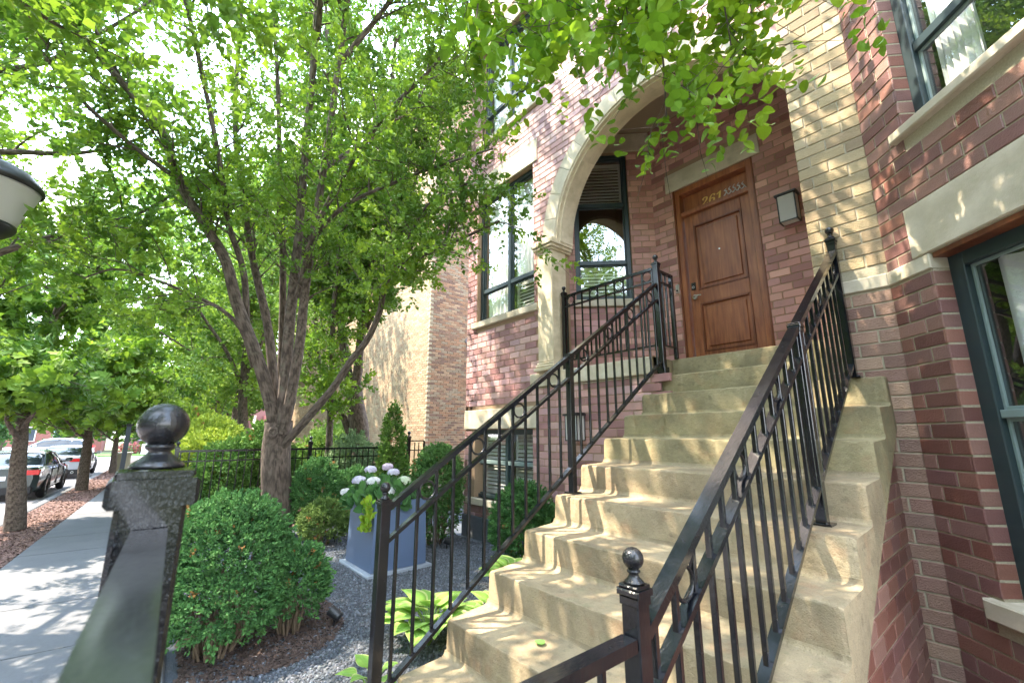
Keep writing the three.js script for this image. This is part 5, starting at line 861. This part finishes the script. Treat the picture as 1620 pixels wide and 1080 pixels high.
function brickHouse(label, x0, x1, z0, z1, H, col, seed) {
  const t = thing('brick_house', label, 'house', null), r = rng(seed); part('wall', rbox(x0, x1, -0.7, H, z0, z1, 0), std({ color: lin(...col), map: TX.brick, roughness: 0.9 }), t); part('roof', rbox(x0 - 0.2, x1 + 0.2, H, H + 0.35, z0 - 0.2, z1 + 0.2), M.ceiling, t);
  for (let f = 0; f < 3; f++) for (let i = 0; i < Math.floor((z1 - z0) / 2.4); i++) { const z = z0 + 0.9 + i * 2.4, y = 0.6 + f * 2.9; if (y + 1.6 > H) continue; const w = part('window', rbox(x1 - 0.02, x1 + 0.05, y, y + 1.6, z, z + 1.0, 0.01), M.white, t); part('pane', rbox(x1 + 0.051, x1 + 0.06, y + 0.08, y + 1.52, z + 0.08, z + 0.92, 0.002), std({ color: lin(0.06, 0.07, 0.09), roughness: 0.06 }), w); }
  return t;
}
brickHouse('red brick house far across the side street at the left edge', -84, -74, 3, 22, 8.5, [0.28, 0.11, 0.09], 1);
brickHouse('purple-brown brick house behind the shop with the blue sign', -92, -80, -14, 1, 10, [0.22, 0.12, 0.12], 2);
{ // far side of the street, for the windows' reflections
  const t = thing('brick_house', 'long brick row house on the far side of the street, seen only in reflections', 'house'); part('wall', rbox(-34, 18, -0.7, 9, 20, 30, 0), std({ color: lin(0.28, 0.15, 0.11), map: TX.brick, roughness: 0.9 }), t); part('roof', rbox(-34.3, 18.3, 9, 9.3, 19.7, 30.3), M.ceiling, t);
  for (let i = 0; i < 16; i++) for (const y of [0.6, 3.6, 6.4]) { const w = part('window', rbox(-32.5 + i * 3.1, -31.2 + i * 3.1, y, y + 1.7, 19.94, 20.02, 0.01), M.white, t); part('pane', rbox(-32.4 + i * 3.1, -31.3 + i * 3.1, y + 0.1, y + 1.6, 19.93, 19.939, 0.002), std({ color: lin(0.06, 0.07, 0.09), roughness: 0.06 }), w); }
}
// ---------------------------------------------------------------- cars: body of cross sections along the length
function car(name, label, pos, heading, P) {
  const t = thing(name, label, 'car'); t.userData.keep = true; delete t.userData.keep;
  const paint = phy({ color: lin(...P.paint), roughness: 0.35, metalness: 0.2, clearcoat: 1, clearcoatRoughness: 0.06 }), glass = std({ color: lin(0.03, 0.04, 0.05), roughness: 0.05 }), dark = std({ color: lin(0.012, 0.012, 0.013), roughness: 0.7 }), alloy = std({ color: lin(0.6, 0.6, 0.62), metalness: 0.9, roughness: 0.3 });
  const G = new THREE.Matrix4().makeRotationY(heading).setPosition(pos[0], pos[1], pos[2]);
  const loft = (st, ring) => { // st: rows of station data, ring(s) -> list of [y, z]
    const rows = st.map(s => ring(s).map(([y, z]) => V(s[0], y, z))), n = rows[0].length, p = [], idx = []; rows.forEach(r => r.forEach(q => p.push(q.x, q.y, q.z)));
    for (let i = 0; i + 1 < rows.length; i++) for (let j = 0; j < n; j++) { const a = i * n + j, b = i * n + (j + 1) % n, c = a + n, d = b + n; idx.push(a, b, c, b, d, c); }
    for (const [i, s] of [[0, 1], [rows.length - 1, -1]]) for (let j = 1; j + 1 < n; j++) idx.push(i * n, s > 0 ? i * n + j + 1 : i * n + j, s > 0 ? i * n + j : i * n + j + 1);
    const g = new THREE.BufferGeometry(); g.setAttribute('position', new THREE.Float32BufferAttribute(p, 3)); g.setIndex(idx); const c = toCreasedNormals(g, 0.6); c.applyMatrix4(G); return c;
  };
  const bodyRing = ([x, y0, y1, w]) => [[y0, -w * 0.86], [y0 + 0.1, -w * 0.96], [lerp(y0, y1, 0.5), -w], [lerp(y0, y1, 0.8), -w * 0.975], [y1 - 0.02, -w * 0.91], [y1, -w * 0.82], [y1 + 0.015, 0], [y1, w * 0.82], [y1 - 0.02, w * 0.91], [lerp(y0, y1, 0.8), w * 0.975], [lerp(y0, y1, 0.5), w], [y0 + 0.1, w * 0.96], [y0, w * 0.86]];
  const cabRing = k => ([x, y0, y1, wb, wt]) => [[y0, -wb * k], [lerp(y0, y1, 0.55), -lerp(wb, wt, 0.5) * k], [y1 - 0.06, -wt * k], [y1, -wt * 0.86 * k], [y1 + 0.025, 0], [y1, wt * 0.86 * k], [y1 - 0.06, wt * k], [lerp(y0, y1, 0.55), lerp(wb, wt, 0.5) * k], [y0, wb * k]];
  const dec = g => { g.applyMatrix4(G); return g; }, B = (...a) => dec(rbox(...a));
  part('body', loft(P.body, bodyRing), paint, t);
  const cab = part('glasshouse', loft(P.cab.map(s => [s[0], s[1], s[2] - 0.015, s[3], s[4]]), cabRing(0.995)), glass, t);
  const rf = P.cab.slice(P.roof[0], P.roof[1]); part('roof', loft(rf.map(s => [s[0], s[2] - 0.075, s[2] + 0.004, s[4] + 0.004, s[4] + 0.002]), ([x, a, b, w0, w1]) => [[a, -w0 * 1.0], [b - 0.05, -w1], [b, -w1 * 0.87], [b + 0.028, 0], [b, w1 * 0.87], [b - 0.05, w1], [a, w0]]), paint, t);
  for (const [xa, ya, xb, yb, w] of P.pillars) for (const s of [-1, 1]) { const m = part('pillar', dec(bar(V(xa, ya, s * P.pw[0]), V(xb, yb, s * P.pw[1]), 0.03, w, 0.006)), paint, t); }
  for (const x of P.wheels) for (const s of [-1, 1]) {
    const arch = new THREE.TorusGeometry(P.wr + 0.035, 0.03, 8, 24, Math.PI); arch.translate(x, P.wr, s * (P.w - 0.012)); part('wheel_arch', dec(arch), dark, t);
    const tyre = new THREE.TorusGeometry(P.wr - 0.07, 0.075, 12, 28); tyre.scale(1, 1, 1.35); tyre.translate(x, P.wr, s * (P.w - 0.09)); const w = part('wheel', dec(tyre), dark, t);
    const disc = new THREE.CylinderGeometry(P.wr - 0.1, P.wr - 0.1, 0.04, 28); disc.rotateX(Math.PI / 2); disc.translate(x, P.wr, s * (P.w - 0.09)); part('brake_disc', dec(disc), dark, w);
    const sp = []; for (let k = 0; k < 5; k++) { const g = cbox(0.06, P.wr - 0.1, 0.03, 0.008); g.translate(0, (P.wr - 0.1) / 2, 0); g.rotateZ(k * 1.2566 + 0.3); g.translate(x, P.wr, s * (P.w - 0.045)); sp.push(dec(muv(g))); } const rim = new THREE.TorusGeometry(P.wr - 0.105, 0.02, 8, 28); rim.translate(x, P.wr, s * (P.w - 0.05)); sp.push(dec(rim)); part('rim', sp, alloy, w);
  }
  const red = std({ color: lin(0.5, 0.012, 0.012), roughness: 0.15 });
  const [x0, x1] = [P.body[0][0], P.body[P.body.length - 1][0]];
  for (const s of [-1, 1]) { part('tail_light', B(x0 - 0.02, x0 + 0.16, P.tl[0], P.tl[1], s > 0 ? P.w * 0.42 : -P.w * 0.93, s > 0 ? P.w * 0.93 : -P.w * 0.42, 0.02), red, t); part('headlight', B(x1 - 0.2, x1 + 0.0, P.tl[0] - 0.1, P.tl[1] - 0.08, s > 0 ? P.w * 0.5 : -P.w * 0.9, s > 0 ? P.w * 0.9 : -P.w * 0.5, 0.02), alloy, t); const mx = P.mirror; const mir = part('mirror', B(mx - 0.1, mx + 0.08, P.belt + 0.03, P.belt + 0.17, s > 0 ? P.w + 0.02 : -P.w - 0.2, s > 0 ? P.w + 0.2 : -P.w - 0.02, 0.04), paint, t); part('mirror_arm', B(mx, mx + 0.04, P.belt + 0.02, P.belt + 0.07, s > 0 ? P.w - 0.12 : -P.w - 0.03, s > 0 ? P.w + 0.03 : -P.w + 0.12, 0.01), dark, t); for (const hx of P.handles) part('door_handle', B(hx, hx + 0.2, P.belt - 0.14, P.belt - 0.105, s > 0 ? P.w - 0.03 : -P.w - 0.025, s > 0 ? P.w + 0.025 : -P.w + 0.03, 0.01), P.bright ? alloy : paint, t); for (const dx of P.doors) part('door_gap', B(dx, dx + 0.012, 0.32, P.belt - 0.02, s > 0 ? P.w * 0.972 : -P.w * 1.004, s > 0 ? P.w * 1.004 : -P.w * 0.972, 0.002), dark, t); }
  part('bumper', B(x0 - 0.04, x0 + 0.1, 0.22, 0.42, -P.w * 0.82, P.w * 0.82, 0.03), dark, t); part('number_plate', B(x0 - 0.035, x0 - 0.01, 0.62, 0.74, -0.16, 0.16, 0.004), M.white, t);
  for (const s of [-1, 1]) { const e = new THREE.TorusGeometry(0.045, 0.012, 8, 16); e.rotateY(Math.PI / 2); e.translate(x0 - 0.05, 0.3, s * P.w * 0.6); part('exhaust', dec(e), alloy, t); }
  return t;
}
const SED = { paint: [0.02, 0.035, 0.035], w: 0.91, wr: 0.335, wheels: [0.95, 3.8], belt: 0.98, tl: [0.76, 0.9], mirror: 3.15, handles: [1.55, 2.5], doors: [1.35, 2.35, 3.3], pw: [0.80, 0.64], roof: [2, 6],
  body: [[0, 0.35, 0.93, 0.72], [0.12, 0.24, 0.99, 0.84], [0.6, 0.2, 1.02, 0.9], [1.2, 0.2, 1.0, 0.91], [2.4, 0.19, 0.98, 0.91], [3.4, 0.2, 0.96, 0.91], [4.2, 0.22, 0.88, 0.9], [4.7, 0.26, 0.76, 0.82], [4.86, 0.34, 0.66, 0.66]],
  cab: [[0.62, 0.98, 1.02, 0.78, 0.70], [0.95, 0.96, 1.2, 0.80, 0.68], [1.35, 0.95, 1.37, 0.82, 0.65], [1.9, 0.94, 1.44, 0.83, 0.64], [2.5, 0.94, 1.44, 0.83, 0.64], [2.85, 0.94, 1.38, 0.83, 0.65], [3.3, 0.93, 1.16, 0.82, 0.69], [3.65, 0.92, 0.97, 0.8, 0.74]],
  pillars: [[0.7, 1.0, 1.45, 1.37, 0.07], [2.2, 0.96, 2.15, 1.4, 0.05], [3.5, 0.96, 2.85, 1.37, 0.05]] };
const SUV = { ...SED, paint: [0.62, 0.64, 0.68], w: 0.94, wr: 0.37, wheels: [0.9, 3.75], belt: 1.08, tl: [0.98, 1.12], mirror: 3.2, roof: [1, 6], bright: true,
  body: [[0, 0.42, 1.02, 0.76], [0.1, 0.3, 1.1, 0.87], [0.6, 0.26, 1.12, 0.93], [1.4, 0.25, 1.1, 0.94], [2.6, 0.25, 1.08, 0.94], [3.5, 0.25, 1.06, 0.94], [4.3, 0.27, 1.0, 0.92], [4.65, 0.32, 0.86, 0.84], [4.78, 0.42, 0.76, 0.7]],
  cab: [[0.12, 1.06, 1.12, 0.8, 0.74], [0.45, 1.05, 1.5, 0.83, 0.70], [0.9, 1.05, 1.62, 0.84, 0.69], [1.7, 1.04, 1.68, 0.85, 0.68], [2.4, 1.04, 1.68, 0.85, 0.68], [2.85, 1.03, 1.6, 0.85, 0.69], [3.4, 1.02, 1.3, 0.84, 0.73], [3.8, 1.0, 1.06, 0.82, 0.78]],
  pillars: [[0.25, 1.08, 0.6, 1.55, 0.09], [1.3, 1.06, 1.28, 1.62, 0.08], [2.3, 1.06, 2.25, 1.62, 0.05], [3.6, 1.05, 2.85, 1.58, 0.05]] };
const ang = Math.PI + Math.atan(SL) * -1;
car('sedan', 'dark green-black sedan parked at the curb, its red tail lights toward the viewer', [-20.0, -0.622, 2.97 - 20 * SL + 1.05], ang, SED);
car('sedan', 'silver car with red tail lights parked further ahead of the dark sedan', [-28.5, -0.622, 2.97 - 28.5 * SL + 1.1], ang, { ...SED, paint: [0.35, 0.37, 0.42] });
car('suv', 'white sport utility car standing across the side street', [-49.2, -0.622, 2.4], -Math.PI / 2, SUV);
// ---------------------------------------------------------------- street lamp, post, boxes, sign
{
  const t = thing('street_lamp', 'street lamp with a black cap over a pale bowl, cut off by the left edge', 'street lamp');
  const x = -5.7, z = 1.30, y = 3.52; // bowl rim height
  part('bowl', lathe([[0.19, -0.38], [0.21, -0.37], [0.265, -0.2], [0.325, 0.0], [0.315, 0.0], [0.255, -0.2], [0.2, -0.36]], x, y, z, 40), M.lampGlass, t);
  part('cap', [lathe([[0.33, -0.02], [0.345, 0.0], [0.345, 0.02], [0.33, 0.05], [0.25, 0.14], [0.14, 0.2], [0.05, 0.225], [0.0001, 0.23]], x, y, z, 40), lathe([[0.03, 0.22], [0.04, 0.25], [0.02, 0.29], [0.0001, 0.31]], x, y, z, 16)], M.black, t);
  part('collar', [lathe([[0.12, -0.62], [0.14, -0.6], [0.13, -0.5], [0.20, -0.44], [0.225, -0.40], [0.225, -0.37], [0.19, -0.36]], x, y, z, 32)], M.black, t);
  part('pole', lathe([[0.16, -4.1], [0.16, -3.95], [0.11, -3.8], [0.09, -3.2], [0.065, -3.0], [0.058, -0.7], [0.09, -0.66], [0.11, -0.6]], x, y, z, 24), M.black, t);
}
{
  const t = thing('iron_post', 'dark square iron post beside the pavement at the street corner', 'post'), z = st(-27.5, 1.78); part('shaft', rbox(-27.6, -27.42, -0.5, 1.75, z - 0.09, z + 0.09, 0.01), std({ color: lin(0.035, 0.045, 0.055), roughness: 0.5 }), t); part('top', rbox(-27.64, -27.38, 1.751, 1.83, z - 0.13, z + 0.13, 0.02), M.black, t); part('foot', rbox(-27.66, -27.36, -0.53, -0.44, z - 0.15, z + 0.15, 0.02), M.black, t);
  const b = thing('utility_box', 'pale beige utility box beside the dark iron post', 'utility box'), zb = st(-30.4, 1.95); part('cabinet', rbox(-30.7, -30.1, -0.5, 0.4, zb - 0.28, zb + 0.28, 0.03), std({ color: lin(0.5, 0.45, 0.33), roughness: 0.6 }), b); part('lid', rbox(-30.74, -30.06, 0.401, 0.45, zb - 0.32, zb + 0.32, 0.015), std({ color: lin(0.45, 0.41, 0.3), roughness: 0.6 }), b); part('door', rbox(-30.098, -30.085, -0.42, 0.34, zb - 0.23, zb + 0.23, 0.004), std({ color: lin(0.47, 0.42, 0.31), roughness: 0.6 }), b);
  const s = thing('yard_sign', 'small white sandwich sign standing beyond the side street', 'sign'), q = -1.1; part('board', [bar(V(-56.6, -0.55, q), V(-56.9, 1.0, q), 0.9, 0.04), bar(V(-57.2, -0.55, q), V(-56.95, 1.0, q), 0.9, 0.04)], M.white, s);
  const h = thing('flower_hedge', 'low dark red flowering hedge below the shop with the blue sign', 'hedge'); const r = rng(77), m = [], c = []; for (let i = 0; i < 1500; i++) { m.push(mat4(V(-58.4 + r() * 1.2, -0.4 + r() * 0.9, -8 + r() * 9), r() * 6, r() * 6, r() * 6, 3 + r() * 2)); c.push(r() < 0.6 ? lin(0.28, 0.08, 0.08) : lin(0.07, 0.15, 0.05)); } inst('foliage', pearLeaf, leafM, m, c, h, 'stuff');
}

// ---------------------------------------------------------------- put every thing's origin at its base
scene.updateMatrixWorld(true);
for (const t of things) {
  const b = new THREE.Box3(); t.traverse(o => { if (!o.isMesh) return; if (o.isInstancedMesh) { const m = new THREE.Matrix4(), p = V(0, 0, 0); for (let i = 0; i < o.count; i += Math.max(1, o.count >> 6)) { o.getMatrixAt(i, m); b.expandByPoint(p.setFromMatrixPosition(m).applyMatrix4(o.matrixWorld)); } } else { if (!o.geometry.boundingBox) o.geometry.computeBoundingBox(); b.union(o.geometry.boundingBox.clone().applyMatrix4(o.matrixWorld)); } });
  if (b.isEmpty()) continue; const c = V((b.min.x + b.max.x) / 2, b.min.y, (b.min.z + b.max.z) / 2); t.position.copy(c); for (const k of t.children) k.position.sub(c);
}
console.log(JSON.stringify(counts));
renderer.render(scene, camera);
